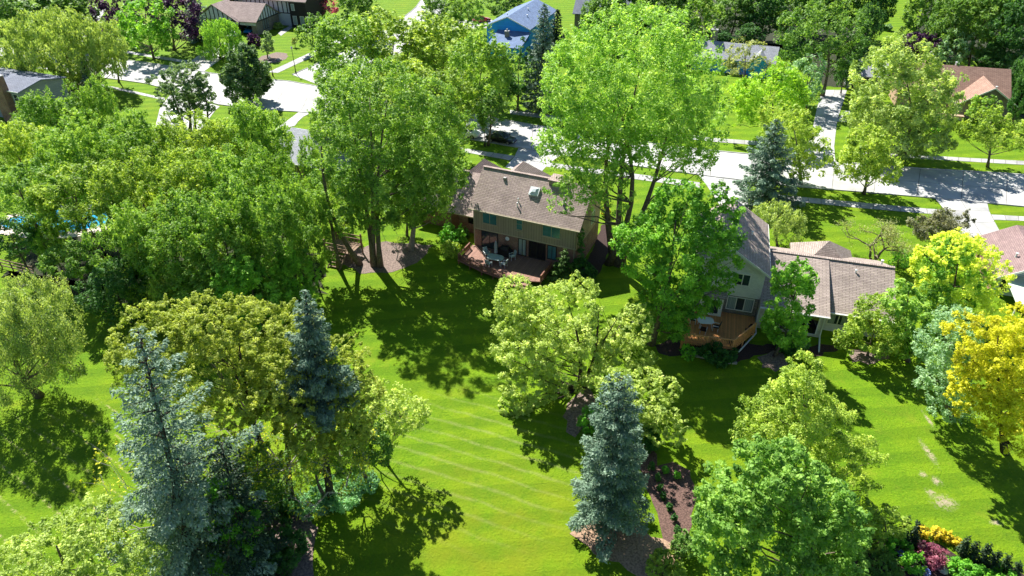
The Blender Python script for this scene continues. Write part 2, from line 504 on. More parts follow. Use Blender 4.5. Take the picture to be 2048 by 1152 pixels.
# ------------------------------------------------------------------ lawn: colour, mowing passes, dry spots, clippings
def lawnmat():
    m, nt, b = newmat('lawn')
    N, L = nt.nodes, nt.links
    geo = N.new('ShaderNodeNewGeometry')
    pos = geo.outputs['Position']

    def noise(scale, detail=5, rough=0.6, vec=pos):
        n = N.new('ShaderNodeTexNoise')
        n.inputs['Scale'].default_value = scale; n.inputs['Detail'].default_value = detail
        n.inputs['Roughness'].default_value = rough
        L.new(vec, n.inputs['Vector'])
        return n.outputs['Fac']

    def math_(op, a, c=None, clamp=False):
        n = N.new('ShaderNodeMath'); n.operation = op; n.use_clamp = clamp
        for i, q in enumerate((a, c)):
            if q is None: continue
            if isinstance(q, (int, float)): n.inputs[i].default_value = q
            else: L.new(q, n.inputs[i])
        return n.outputs[0]

    def rng(v, a, c, lo=0.0, hi=1.0):
        n = N.new('ShaderNodeMapRange'); n.clamp = True
        L.new(v, n.inputs['Value'])
        n.inputs['From Min'].default_value = a; n.inputs['From Max'].default_value = c
        n.inputs['To Min'].default_value = lo; n.inputs['To Max'].default_value = hi
        return n.outputs[0]

    def mix(f, a, c):
        n = N.new('ShaderNodeMix'); n.data_type = 'RGBA'
        L.new(f, n.inputs[0])
        for i, q in ((6, a), (7, c)):
            if isinstance(q, tuple): n.inputs[i].default_value = c4(q)
            else: L.new(q, n.inputs[i])
        return n.outputs[2]

    def spot(cx, cy, r0, r1, sx=1.0, sy=1.0):
        mp = N.new('ShaderNodeVectorMath'); mp.operation = 'SUBTRACT'
        L.new(pos, mp.inputs[0]); mp.inputs[1].default_value = (cx, cy, 0)
        m2 = N.new('ShaderNodeVectorMath'); m2.operation = 'MULTIPLY'
        L.new(mp.outputs[0], m2.inputs[0]); m2.inputs[1].default_value = (1 / sx, 1 / sy, 0)
        ln = N.new('ShaderNodeVectorMath'); ln.operation = 'LENGTH'
        L.new(m2.outputs[0], ln.inputs[0])
        return rng(ln.outputs['Value'], r0, r1, 1.0, 0.0)

    def stripes(ang, pitch, dist=0.0, offs=0.0):
        rot = N.new('ShaderNodeVectorRotate'); rot.rotation_type = 'Z_AXIS'
        L.new(pos, rot.inputs['Vector']); rot.inputs['Angle'].default_value = ang
        s = N.new('ShaderNodeSeparateXYZ'); L.new(rot.outputs[0], s.inputs[0])
        w = noise(0.25, 2)
        y = math_('ADD', s.outputs[1], math_('MULTIPLY', w, dist))
        return math_('FRACT', math_('DIVIDE', math_('ADD', y, offs), pitch))

    big = noise(0.09, 6, 0.7)
    mid = noise(0.5, 6, 0.7)
    fine = noise(6.0, 4, 0.75)
    base = mix(rng(big, 0.38, 0.62), (0.128, 0.268, 0.005), (0.190, 0.285, 0.005))
    base = mix(rng(mid, 0.36, 0.66, 0, 0.8), base, (0.078, 0.190, 0.005))
    base = mix(rng(fine, 0.4, 0.7, 0, 0.65), base, (0.240, 0.350, 0.016))
    base = mix(rng(noise(1.7, 8, 0.85), 0.56, 0.7, 0, 0.6), base, (0.20, 0.255, 0.03))
    base = mix(rng(noise(0.9, 8, 0.8), 0.53, 0.70, 0, 0.7), base, (0.062, 0.145, 0.008))
    base = mix(rng(noise(0.28, 7, 0.75), 0.54, 0.70, 0, 0.6), base, (0.245, 0.290, 0.022))
    # mowing passes: alternating lie of the grass
    mow = stripes(R(-6), 2.4, 0.6)
    base = mix(math_('MULTIPLY', rng(mow, 0.42, 0.58), 0.38), base, (0.062, 0.150, 0.005))
    # pale rows of dried clippings on the open lawn (centre) and near the willow (left)
    row = stripes(R(21), 1.3, 0.7)
    line = math_('MULTIPLY', rng(math_('ABSOLUTE', math_('SUBTRACT', row, 0.5)), 0.02, 0.17, 1, 0), rng(noise(1.4, 8, 0.85), 0.36, 0.62))
    c0 = g(960, 920)
    lawnmask = spot(c0[0], c0[1], 0.5, 1.0, 11, 9)
    base = mix(math_('MULTIPLY', math_('MULTIPLY', line, lawnmask), 0.45), base, (0.36, 0.36, 0.15))
    row2 = stripes(R(33), 1.6, 0.4)
    line2 = math_('MULTIPLY', rng(math_('ABSOLUTE', math_('SUBTRACT', row2, 0.5)), 0.0, 0.10, 1, 0), rng(noise(1.9, 8, 0.85), 0.50, 0.60))
    c1 = g(140, 985)
    base = mix(math_('MULTIPLY', math_('MULTIPLY', line2, spot(c1[0], c1[1], 0.8, 1.0, 14, 11)), 0.9), base, (0.58, 0.46, 0.26))
    # yellowed ground in the near lawn
    c2 = g(1000, 1080)
    base = mix(math_('MULTIPLY', spot(c2[0], c2[1], 0.2, 1.0, 12, 9), rng(noise(0.35, 5), 0.35, 0.7, 0, 0.7)), base, (0.235, 0.250, 0.012))
    # bare soil spots along the wheel track on the right lawn
    soil = None
    for (u, v, r0, r1, sx, sy) in [(1888, 1004, .2, 1.3, .95, .75), (1845, 948, 0.1, 1.2, .35, .4), (1857, 905, 0.1, 1.1, .4, 1.7), (1857, 840, 0.1, 1.1, .25, 1.3),
                                   (1873, 962, 0.1, 1.1, .5, .6), (1992, 1045, 0.1, 1.2, .5, .35), (1862, 985, 0.1, 1.1, .5, .5)]:
        cx, cy = g(u, v)
        s_ = spot(cx, cy, r0, r1, sx, sy)
        soil = s_ if soil is None else math_('MAXIMUM', soil, s_)
    soil = math_('MULTIPLY', soil, rng(math_('ADD', noise(3.1, 7, 0.85), math_('MULTIPLY', soil, 0.12)), 0.53, 0.63))
    base = mix(soil, base, (0.44, 0.36, 0.26))
    L.new(base, b.inputs['Base Color'])
    b.inputs['Roughness'].default_value = 0.9
    b.inputs['Specular IOR Level'].default_value = 0.15
    bp = N.new('ShaderNodeBump'); bp.inputs['Strength'].default_value = 0.9; bp.inputs['Distance'].default_value = 0.12
    L.new(math_('ADD', noise(3.2, 5, 0.8), fine), bp.inputs['Height'])
    L.new(bp.outputs['Normal'], b.inputs['Normal'])
    return m


M['lawn'] = lawnmat()
mb = MB()
mb.face([(-320, -40, 0), (320, -40, 0), (320, 520, 0), (-320, 520, 0)])
lawn = mb.build('ground', M['lawn'], uv=False)
tag(lawn, 'mown bright green lawn running under the whole neighbourhood', kind='structure')


# ------------------------------------------------------------------ paved strips laid in concrete slabs
def resample(poly, n):
    pts = [Vector((p[0], p[1])) for p in poly]
    seg = [(pts[i + 1] - pts[i]).length for i in range(len(pts) - 1)]
    tot = sum(seg)
    out = []
    for k in range(n + 1):
        d = tot * k / n
        i = 0
        while i < len(seg) - 1 and d > seg[i]:
            d -= seg[i]; i += 1
        t = d / seg[i] if seg[i] else 0
        out.append(pts[i].lerp(pts[i + 1], max(0, min(1, t))))
    return out


def strip(name, left, right, length, across, mat, label, z=0.0, kerb=False, gap=0.05, px=True):
    """concrete laid between two edges: a dark bed with one slab object per bay"""
    if px:
        left = [g(*q) for q in left]; right = [g(*q) for q in right]
    tot = sum((Vector(left[i + 1]) - Vector(left[i])).length for i in range(len(left) - 1))
    n = max(1, round(tot / length))
    A = resample(left, n); B = resample(right, n)
    bed = MB()
    for i in range(n):
        q = [A[i], B[i], B[i + 1], A[i + 1]]
        bed.prism([(p.x, p.y) for p in q], 0.004 + z, 0.018 + z)
    o = bed.build(name, M['joint'])
    tag(o, label, kind='structure')
    for i in range(n):
        for k in range(across):
            c = [A[i].lerp(B[i], k / across), A[i].lerp(B[i], (k + 1) / across),
                 A[i + 1].lerp(B[i + 1], (k + 1) / across), A[i + 1].lerp(B[i + 1], k / across)]
            ctr = sum(c, Vector((0, 0))) / 4
            q = []
            for p in c:
                d = ctr - p
                q.append(p + d.normalized() * min(gap, d.length * 0.3))
            s = MB()
            s.prism([(p.x, p.y) for p in q], 0.019 + z, 0.032 + z)
            s.build('slab', mat, o)
    if kerb:
        for edge, sgn in ((A, 1), (B, -1)):
            kb = MB()
            for i in range(len(edge) - 1):
                d = (edge[i + 1] - edge[i]).normalized()
                nrm = Vector((d.y, -d.x))
                mid = (A[i] + B[i]) / 2
                if (mid - edge[i]).dot(nrm) > 0:
                    nrm = -nrm
                a, c = edge[i] + nrm * 0.004, edge[i + 1] + nrm * 0.004
                kb.prism([tuple(a), tuple(c), tuple(c + nrm * 0.16), tuple(a + nrm * 0.16)], 0.0, 0.13)
            kb.build('kerb', M['concrete_walk'], o)
    return o


street_near = [(2200, 428), (2048, 413), (1870, 396), (1590, 373), (1375, 347), (1121, 310), (1038, 295), (942, 279), (800, 254), (650, 229), (600, 224), (520, 219), (440, 210), (370, 188), (289, 166), (209, 156), (100, 140), (-60, 118)]
street_far = [(2200, 363), (2048, 350), (1790, 335), (1498, 309), (1390, 299), (1250, 279), (1082, 254), (1006, 240), (932, 228), (800, 206), (690, 188), (600, 165), (520, 158), (439, 150), (400, 143), (303, 127), (253, 121), (150, 106), (-60, 82)]
strip('street', street_near, street_far, 5.2, 2, M['concrete'], 'pale concrete street crossing the picture behind the houses', kerb=True)
strip('side_street', [(585, 150), (624, 133), (700, 98), (780, 55), (830, 18), (850, -10)], [(675, 184), (720, 160), (790, 115), (850, 70), (885, 20), (895, -10)], 5.2, 2, M['concrete'], 'pale concrete side street running up to the top edge under the maples', z=0.002, kerb=True)
W_ = M['concrete_walk']
strip('sidewalk', [(2200, 441), (2048, 433), (1982, 429)], [(2200, 452), (2048, 442), (1987, 440)], 1.6, 1, W_, 'narrow concrete sidewalk at the right edge below the street')
strip('sidewalk', [(1880, 419), (1850, 417), (1717, 404.6), (1580, 392), (1490, 380)], [(1882, 430), (1847, 427), (1717, 416), (1580, 402), (1490, 390)], 1.6, 1, W_, 'concrete sidewalk in tree shade between street and white house lawn')
strip('sidewalk', [(1400, 365), (1280, 349), (1150, 332), (1101, 325.6)], [(1400, 376), (1280, 360), (1150, 342), (1088, 333)], 1.6, 1, W_, 'concrete sidewalk behind the cottonwood trunks')
strip('sidewalk', [(1030, 312), (950, 300), (860, 284), (760, 266)], [(1020, 321), (949, 308), (860, 292), (760, 273)], 1.6, 1, W_, 'shaded concrete sidewalk behind the brown roofed house')
strip('sidewalk', [(2200, 330), (2048, 322), (1796, 308), (1690, 301)], [(2200, 338), (2048, 330), (1796, 315), (1690, 308)], 1.6, 1, W_, 'concrete sidewalk along the lawn of the russet roofed house')
strip('sidewalk', [(1600, 290), (1511, 282), (1439, 277), (1300, 262), (1096, 230), (1020, 220)], [(1600, 298), (1507, 290), (1441, 285), (1300, 270), (1096, 238), (1020, 228)], 1.6, 1, W_, 'concrete sidewalk on the far side of the street under the lime green tree')
strip('sidewalk', [(330, 196), (249, 178), (199, 168), (160, 161)], [(330, 201), (249, 183), (199, 172), (160, 165)], 1.6, 1, W_, 'short concrete sidewalk by the pale willow at the upper left')
strip('sidewalk', [(536, 144.5), (632, 100), (720, 58)], [(556, 146), (620, 116), (720, 68)], 1.6, 1, W_, 'concrete sidewalk on the timbered house lawn beside the side street', z=0.004)
strip('sidewalk', [(374, 121), (303, 110), (250, 101)], [(374, 127), (303, 115), (250, 106)], 1.6, 1, W_, 'shaded concrete sidewalk below the dark purple trees')
D_ = M['concrete']
strip('driveway', [(1868, 395), (1888, 418), (1925, 478)], [(1974, 404), (1980, 428), (2002, 466)], 3.2, 2, D_, 'wide concrete driveway of the mauve roofed house at the right', z=0.004)
strip('driveway', [(1038, 294), (1030, 312), (1010, 335)], [(1123, 309), (1100, 325), (1078, 350)], 3.2, 2, D_, 'concrete driveway behind the brown roofed brick house', z=0.004)
strip('driveway', [(1397, 350), (1420, 380), (1445, 420)], [(1495, 361), (1492, 385), (1500, 430)], 3.2, 2, D_, 'concrete driveway behind the white house beside the blue spruce', z=0.004)
strip('driveway', [(1600, 325), (1622, 270), (1634, 215), (1645, 180)], [(1672, 332), (1668, 297), (1674, 243), (1694, 180)], 3.6, 2, D_, 'long concrete driveway half in blue shade beside the pale maple', z=0.004)
strip('driveway', [(1672, 243), (1688, 222)], [(1700, 244), (1700, 222)], 3.0, 1, D_, 'parking bay of the long shaded driveway', z=0.006)
strip('driveway', [(374, 128), (398, 110), (440, 85)], [(404, 146), (450, 113), (500, 88)], 3.2, 2, D_, 'concrete driveway leading to the timbered garage', z=0.004)
strip('driveway', [(600, 222), (570, 245), (545, 262)], [(624, 225), (602, 236), (590, 252)], 3.0, 1, D_, 'short concrete driveway of the grey roofed house among maples', z=0.004)
strip('driveway', [(345, 184), (320, 215), (310, 255)], [(440, 213), (430, 222), (400, 262)], 3.2, 2, D_, 'sunlit concrete driveway seen through the pine stems', z=0.004)
strip('driveway', [(165, 148), (143, 175), (130, 200)], [(190, 154), (160, 177), (150, 200)], 3.0, 1, D_, 'narrow concrete driveway under the pale willow at the upper left', z=0.004)
strip('driveway', [(120, 80), (160, 50), (190, 14)], [(165, 88), (190, 55), (215, 14)], 3.2, 1, D_, 'concrete driveway beyond the pale willow at the top left', z=0.004)
strip('driveway', [(905, 40), (985, 40)], [(905, 58), (985, 56)], 3.2, 2, D_, 'sunlit concrete pad in front of the shade blue gabled house', z=0.004)
strip('front_path', [(555, 66), (592, 44)], [(562, 72), (596, 47)], 1.5, 1, W_, 'pale path along the brick wall of the timbered house', z=0.004)


def bed(name, pts, mat, label, z=0.022, seed=1, rough=0.25):
    """planting bed with a wavering edge"""
    rn = random.Random(seed)
    w = [Vector(g(*q)) for q in pts]
    ring = []
    for i in range(len(w)):
        a, b = w[i], w[(i + 1) % len(w)]
        n = max(1, int((b - a).length / 0.7))
        for k in range(n):
            p = a.lerp(b, k / n)
            ring.append((p.x + rn.uniform(-rough, rough), p.y + rn.uniform(-rough, rough)))
    m = MB(); m.prism(ring, 0.001, z)
    o = m.build(name, mat)
    tag(o, label, kind='structure')
    return o


bed('mulch_bed', [(1285, 890), (1308, 893), (1312, 930), (1345, 925), (1378, 938), (1390, 990), (1385, 1060), (1360, 1102), (1330, 1085), (1310, 1030), (1285, 960), (1268, 915)], M['mulch'], 'purple brown mulch bed with young conifers beside the blue spruce', seed=2)
bed('mulch_bed', [(1143, 1068), (1180, 1040), (1225, 1022), (1250, 1040), (1300, 1070), (1350, 1095), (1358, 1115), (1320, 1160), (1275, 1160), (1240, 1130), (1170, 1092)], M['mulch_tan'], 'tan wood chip bed under the blue spruce in front', seed=3, z=0.03)
bed('mulch_bed', [(1128, 830), (1150, 785), (1178, 770), (1190, 790), (1172, 850), (1150, 872), (1132, 860)], M['mulch_grey'], 'grey brown mulch bed round the feathery yellow green tree', seed=4)
bed('mulch_bed', [(675, 520), (700, 500), (760, 484), (830, 486), (862, 492), (850, 515), (790, 545), (715, 545)], M['mulch_grey'], 'leaf strewn bed round the three tall trunks', seed=5)
bed('mulch_bed', [(1150, 560), (1178, 515), (1204, 450), (1222, 450), (1218, 500), (1200, 545), (1178, 575)], M['mulch_dark'], 'dark mulch bed along the brick side wall', seed=6, rough=0.1)
bed('mulch_bed', [(1515, 712), (1545, 700), (1572, 708), (1580, 728), (1555, 742), (1522, 735)], M['mulch_grey'], 'mulch ring round the upright maple', seed=7)
bed('mulch_bed', [(1700, 705), (1730, 695), (1775, 700), (1780, 718), (1740, 728), (1705, 722)], M['mulch_grey'], 'mulch ring under the small olive green tree', seed=8)
bed('mulch_bed', [(505, 122), (525, 112), (552, 105), (572, 106), (578, 113), (565, 122), (540, 127), (518, 128)], M['mulch_grey'], 'oval mulch bed with a small pine on the timbered house lawn', seed=9)
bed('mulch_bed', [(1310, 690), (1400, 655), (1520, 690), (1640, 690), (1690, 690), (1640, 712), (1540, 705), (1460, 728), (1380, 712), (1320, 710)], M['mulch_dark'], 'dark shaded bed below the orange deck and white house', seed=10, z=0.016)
bed('mulch_bed', [(1765, 1075), (1850, 1080), (1920, 1110), (1980, 1130), (2060, 1150), (2060, 1200), (1700, 1200), (1700, 1130)], M['mulch_dark'], 'garden bed behind the row of small conifers', seed=11)
bed('mulch_bed', [(520, 1030), (600, 1010), (640, 1060), (620, 1170), (430, 1170), (440, 1080)], M['mulch_grey'], 'brown leaf litter in the shade below the big locust', seed=12)
bed('mulch_bed', [(495, 205), (530, 195), (560, 200), (545, 212), (505, 214)], M['mulch_grey'], 'mulch ring under the dense dark egg shaped tree', seed=13)

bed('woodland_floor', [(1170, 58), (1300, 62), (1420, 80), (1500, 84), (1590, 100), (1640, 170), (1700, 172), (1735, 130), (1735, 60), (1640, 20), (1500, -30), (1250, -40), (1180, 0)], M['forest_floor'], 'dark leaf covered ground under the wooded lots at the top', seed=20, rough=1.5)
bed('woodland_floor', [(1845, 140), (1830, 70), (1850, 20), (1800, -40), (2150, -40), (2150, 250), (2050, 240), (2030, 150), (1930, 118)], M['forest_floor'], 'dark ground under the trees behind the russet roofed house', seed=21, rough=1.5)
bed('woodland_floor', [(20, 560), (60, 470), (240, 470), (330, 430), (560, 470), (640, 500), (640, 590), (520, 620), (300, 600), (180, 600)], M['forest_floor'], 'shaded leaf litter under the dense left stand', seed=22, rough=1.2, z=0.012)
# ------------------------------------------------------------------ building kit (local frame: x along the back wall, y away from the viewer)
class House:
    def __init__(self, name, o, yaw, label):
        self.root = empty(name, (o[0], o[1], 0), R(yaw))
        tag(self.root, label, 'house')

    def part(self, mb_, name, mat, parent=None, label=None, smooth=False):
        o = mb_.build(name, mat, parent or self.root, smooth)
        if label: o['label'] = label
        return o

    def wall(self, x0, x1, y0, y1, z0, z1, mat, name='wall'):
        m = MB(); m.box(x0, x1, y0, y1, z0, z1)
        return self.part(m, name, mat)

    def tri_x(self, x, t, y0, y1, ym, z0, z1, mat, name='gable_wall'):
        """gable triangle standing across x (faces sideways)"""
        m = MB()
        m.poly_prism([(x, y0, z0), (x, y1, z0), (x, ym, z1)], [(x + t, y0, z0), (x + t, y1, z0), (x + t, ym, z1)])
        return self.part(m, name, mat)

    def tri_y(self, y, t, x0, x1, xm, z0, z1, mat, name='gable_wall'):
        m = MB()
        m.poly_prism([(x0, y, z0), (x1, y, z0), (xm, y, z1)], [(x0, y + t, z0), (x1, y + t, z0), (xm, y + t, z1)])
        return self.part(m, name, mat)

    def roof(self, polys, mat, th=0.18, name='roof', trim=None):
        m = MB()
        for q in polys:
            m.slab(q, th)
        return self.part(m, name, mat)

    def ridge_caps(self, lines, mat, parent):
        m = MB()
        for a, b in lines:
            m.bar(a, b, 0.34, 0.07)
        return self.part(m, 'ridge_cap', mat, parent)

    def fascia(self, a, b, mat, parent, h=0.2):
        m = MB(); m.bar(a, b, 0.05, h)
        return self.part(m, 'fascia', mat, parent)

    def window(self, x0, x1, z0, z1, y=0.0, cols=2, rows=1, glass='glass', frame='trim_tan', name='window', curtain=False, fw=0.07):
        m = MB()
        m.box(x0, x1, y - 0.03, y - 0.004, z0, z1)
        w = self.part(m, name, M[glass])
        f = MB()
        d0, d1 = y - 0.08, y - 0.003
        f.box(x0 - fw, x1 + fw, d0, d1, z1, z1 + fw); f.box(x0 - fw, x1 + fw, d0, d1, z0 - fw, z0)
        f.box(x0 - fw, x0, d0, d1, z0, z1); f.box(x1, x1 + fw, d0, d1, z0, z1)
        for k in range(1, cols):
            xm = x0 + (x1 - x0) * k / cols
            f.box(xm - fw * 0.4, xm + fw * 0.4, d0 + 0.01, d1, z0, z1)
        for k in range(1, rows):
            zm = z0 + (z1 - z0) * k / rows
            f.box(x0, x1, d0 + 0.02, d1, zm - fw * 0.3, zm + fw * 0.3)
        self.part(f, 'frame', M[frame], w)
        if curtain:
            for a, b in ((x0 + 0.05, x0 + (x1 - x0) * 0.33), (x1 - (x1 - x0) * 0.33, x1 - 0.05)):
                c = MB(); c.box(a, b, y - 0.036, y - 0.031, z0 + 0.04, z1 - 0.04)
                self.part(c, 'curtain', M['curtain'], w)
        return w

    def side_window(self, x, y0, y1, z0, z1, s=1, glass='glass', frame='trim_white'):
        m = MB(); m.box(min(x, x + s * 0.03), max(x, x + s * 0.03), y0, y1, z0, z1)
        w = self.part(m, 'window', M[glass])
        f = MB()
        a, b = min(x, x + s * 0.07), max(x, x + s * 0.07)
        f.box(a, b, y0 - 0.07, y1 + 0.07, z1, z1 + 0.07); f.box(a, b, y0 - 0.07, y1 + 0.07, z0 - 0.07, z0)
        f.box(a, b, y0 - 0.07, y0, z0, z1); f.box(a, b, y1, y1 + 0.07, z0, z1)
        f.box(a, b, (y0 + y1) / 2 - 0.03, (y0 + y1) / 2 + 0.03, z0, z1)
        self.part(f, 'frame', M[frame], w)

    def vent(self, x, y, z, h=0.4, r=0.06, parent=None):
        m = MB(); m.lathe([(r, -0.3), (r, h), (r * 1.6, h), (r * 1.6, h + 0.08), (r * 0.3, h + 0.12)], 8, (x, y, z))
        self.part(m, 'vent_pipe', M['metal_white'], parent)

    def chimney(self, x0, x1, y0, y1, z0, z1, mat, parent=None):
        m = MB(); m.box(x0, x1, y0, y1, z0, z1)
        c = self.part(m, 'chimney', mat, parent)
        k = MB(); k.box(x0 - 0.08, x1 + 0.08, y0 - 0.08, y1 + 0.08, z1 + 0.002, z1 + 0.14)
        k.lathe([(0.16, 0), (0.16, 0.4), (0.12, 0.42)], 8, ((x0 + x1) / 2, (y0 + y1) / 2, z1 + 0.14))
        self.part(k, 'chimney_cap', M['concrete_walk'], c)
        return c


# ------------------------------------------------------------------ A: two-storey brick and siding house in the middle
A_O, A_YAW = (-4.22, 67.28), -23.8
hA = House('two_storey_house', A_O, A_YAW, 'two storey brick and tan sided house with brown roof and skylight')
hA.wall(0, 12.1, 0, 7.8, 0, 2.8, M['brick_red'])
hA.wall(-0.05, 12.04, -0.06, 7.7, 2.802, 5.62, M['siding_tan'], 'upper_wall')
hA.wall(12.045, 12.13, -0.02, 7.9, 2.803, 5.6, M['brick_tan'], 'side_wall')
hA.tri_x(12.05, 0.08, -0.05, 7.75, 3.6, 5.58, 8.42, M['brick_tan'])
hA.tri_x(-0.02, -0.03, -0.05, 7.75, 3.6, 5.58, 8.42, M['siding_tan'])
rf = hA.roof([[(-0.45, -0.45, 5.42), (12.5, -0.45, 5.42), (12.5, 3.6, 8.7), (-0.45, 3.6, 8.7)],
              [(-0.45, 3.6, 8.7), (12.5, 3.6, 8.7), (12.5, 8.2, 5.42), (-0.45, 8.2, 5.42)]], M['shingle_brown'])
hA.ridge_caps([((-0.45, 3.6, 8.7), (7.5, 3.6, 8.7))], M['shingle_brown'], rf)
hA.fascia((-0.45, -0.49, 5.33), (12.5, -0.49, 5.33), M['trim_tan'], rf, 0.16)
m = MB(); m.box(7.6, 9.6, 3.0, 4.6, 7.6, 8.72); hA.part(m, 'ridge_cupola', M['siding_tan'], rf)
m = MB(); m.slab([(7.5, 2.92, 8.82), (9.75, 2.92, 8.76), (9.75, 4.75, 8.74), (7.5, 4.75, 8.80)], 0.09); hA.part(m, 'cupola_roof', M['shingle_brown'], rf)
# skylight: curb, white frame, domed pane
sl = math.atan2(8.7 - 5.42, 4.05)
sk = empty('skylight', (6.35, 2.12, 5.42 + (2.12 + 0.45) * math.tan(sl)))
sk.parent = rf; sk.rotation_euler = (sl, 0, 0)
m = MB(); m.box(-0.55, 0.55, -0.5, 0.5, -0.05, 0.22); m.build('skylight_frame', M['metal_white'], sk)
m = MB()
m.poly_prism([(-0.44, -0.4, 0.222), (0.44, -0.4, 0.222), (0.44, 0.4, 0.222), (-0.44, 0.4, 0.222)], [(-0.2, -0.18, 0.4), (0.2, -0.18, 0.4), (0.2, 0.18, 0.4), (-0.2, 0.18, 0.4)])
m.build('skylight_dome', M['plastic_sky'], sk)
hA.vent(5.0, 0.55, 6.2, parent=rf); hA.vent(4.9, 1.0, 6.6, 0.3, 0.05, rf)
for a, b, c, d in ((1.15, 2.8, 3.75, 5.12), (5.2, 5.85, 3.85, 5.1), (8.25, 10.2, 3.75, 5.12)):
    hA.window(a, b, c, d, -0.06, 2 if b - a > 1 else 1, 1 if b - a > 1 else 2, 'glass_teal', 'deck_rail' if 0 else 'trim_tan', fw=0.05)
hA.window(0.95, 2.85, 0.68, 2.66, 0, 2, 1, 'glass', 'timber', 'sliding_door')
hA.window(5.45, 6.28, 0.68, 2.66, 0, 2, 1, 'curtain', 'timber', 'patio_door')
hA.window(6.7, 8.55, 0.68, 2.66, 0, 2, 1, 'glass_dark', 'timber', 'sliding_door')
hA.window(8.88, 9.82, 1.0, 2.6, 0, 2, 1, 'glass_teal', 'timber')
m = MB(); m.tube([(4.05, -0.004, 2.32), (4.05, -0.05, 2.32)], 0.24, 14); hA.part(m, 'wall_plaque', M['metal_white'])
# side windows on the tan brick wall, its lit look put into the colour
hA.side_window(12.13, 4.6, 5.6, 3.6, 4.9)
for xx in (0.06, 11.9):
    m = MB(); m.tube([(xx, -0.45, 5.3), (xx, -0.16, 5.0), (xx, -0.16, 0.62), (xx, -0.5, 0.58)], 0.05, 6); hA.part(m, 'downspout', M['trim_tan'])
m = MB(); m.box(-0.45, 12.5, -0.62, -0.5, 5.26, 5.37); hA.part(m, 'gutter', M['trim_tan'], rf)
m = MB(); m.box(-0.02, 12.1, -0.1, -0.061, 2.76, 2.9); hA.part(m, 'band_board', M['trim_tan'])
for a, b in ((1.15, 2.8), (5.2, 5.85), (8.25, 10.2)):
    m = MB(); m.box(a - 0.1, b + 0.1, -0.17, -0.062, 3.62, 3.695); hA.part(m, 'window_sill', M['trim_tan'])
for xx, yy in ((9.8, 1.4), (2.4, 2.6)):
    m = MB(); m.box(xx, xx + 0.3, yy, yy + 0.3, 5.7 + (yy + 0.45) * 0.8099 - 0.2, 5.42 + (yy + 0.45) * 0.8099 + 0.34); hA.part(m, 'roof_vent', M['metal_grey'], rf)
# low wing on the left with brick wall, and hipped front wings
hA.wall(-9.5, -0.06, 3.2, 13.6, 0, 2.55, M['brick_red'], 'wing_wall')
m = MB(); m.box(-2.4, -1.6, 3.1, 3.19, 1.3, 2.1); hA.part(m, 'window', M['glass_dark'])
m = MB(); m.box(-4.6, -3.7, 3.1, 3.19, 0.1, 2.2); hA.part(m, 'side_door', M['deck_rail'])
rw = hA.roof([[(-9.9, 2.7, 2.5), (-0.06, 2.7, 2.5), (-0.06, 8.5, 5.2), (-9.9, 8.5, 5.2)],
              [(-9.9, 8.5, 5.2), (-0.06, 8.5, 5.2), (-0.06, 14.2, 2.5), (-9.9, 14.2, 2.5)]], M['shingle_brown'], name='wing_roof')
hA.tri_x(-9.5, 0.08, 3.2, 13.6, 8.5, 2.5, 5.05, M['siding_tan'])
hA.fascia((-9.9, 2.66, 2.44), (-0.1, 2.66, 2.44), M['trim_tan'], rw, 0.14)
hA.wall(-2.6, 3.9, 7.9, 15.6, 0, 2.5, M['brick_red'], 'garage_wall')
hA.roof([[(-3.0, 16.0, 2.5), (-3.0, 5.5, 2.5), (0.6, 5.5, 5.9), (0.6, 12.6, 5.9)], [(4.3, 5.5, 2.5), (4.3, 16.0, 2.5), (0.6, 12.6, 5.9), (0.6, 5.5, 5.9)],
         [(4.3, 16.0, 2.5), (-3.0, 16.0, 2.5), (0.6, 12.6, 5.9)]], M['shingle_brown'], name='garage_roof')
hA.roof([[(-7.2, 15.4, 2.56), (-7.2, 8.0, 2.56), (-4.6, 8.0, 5.5), (-4.6, 12.2, 5.5)], [(-2.2, 8.0, 2.56), (-2.2, 15.4, 2.56), (-4.6, 12.2, 5.5), (-4.6, 8.0, 5.5)],
         [(-2.2, 15.4, 2.56), (-7.2, 15.4, 2.56), (-4.6, 12.2, 5.5)]], M['shingle_brown'], name='porch_roof')
hA.wall(-6.9, -2.62, 13.62, 15.0, 0, 2.5, M['brick_red'], 'porch_wall')

# its timber deck, a raised platform of its own
dk = empty('wooden_deck', (A_O[0], A_O[1], 0), R(A_YAW))
tag(dk, 'reddish brown wooden deck with railing behind the two storey house', 'deck')
ring = [(-0.3, -0.1), (-0.3, -3.7), (3.1, -4.75), (6.2, -5.2), (9.75, -4.0), (9.75, -0.1)]
m = MB(); m.prism(ring, 0.42, 0.5); m.build('deck_base', M['deck_rail'], dk)


def clip_x(ring, x):
    ys = []
    for i in range(len(ring)):
        a, b = ring[i], ring[(i + 1) % len(ring)]
        if (a[0] - x) * (b[0] - x) < 0:
            ys.append(a[1] + (b[1] - a[1]) * (x - a[0]) / (b[0] - a[0]))
    return (min(ys), max(ys)) if len(ys) >= 2 else None


m = MB(); x = -0.29
while x < 9.74:
    c = clip_x(ring, x + 0.07)
    if c: m.box(x, x + 0.14, c[0], c[1], 0.502, 0.545)
    x += 0.155
tag(m.build('decking_boards', M['deck_brown'], dk), kind='stuff')


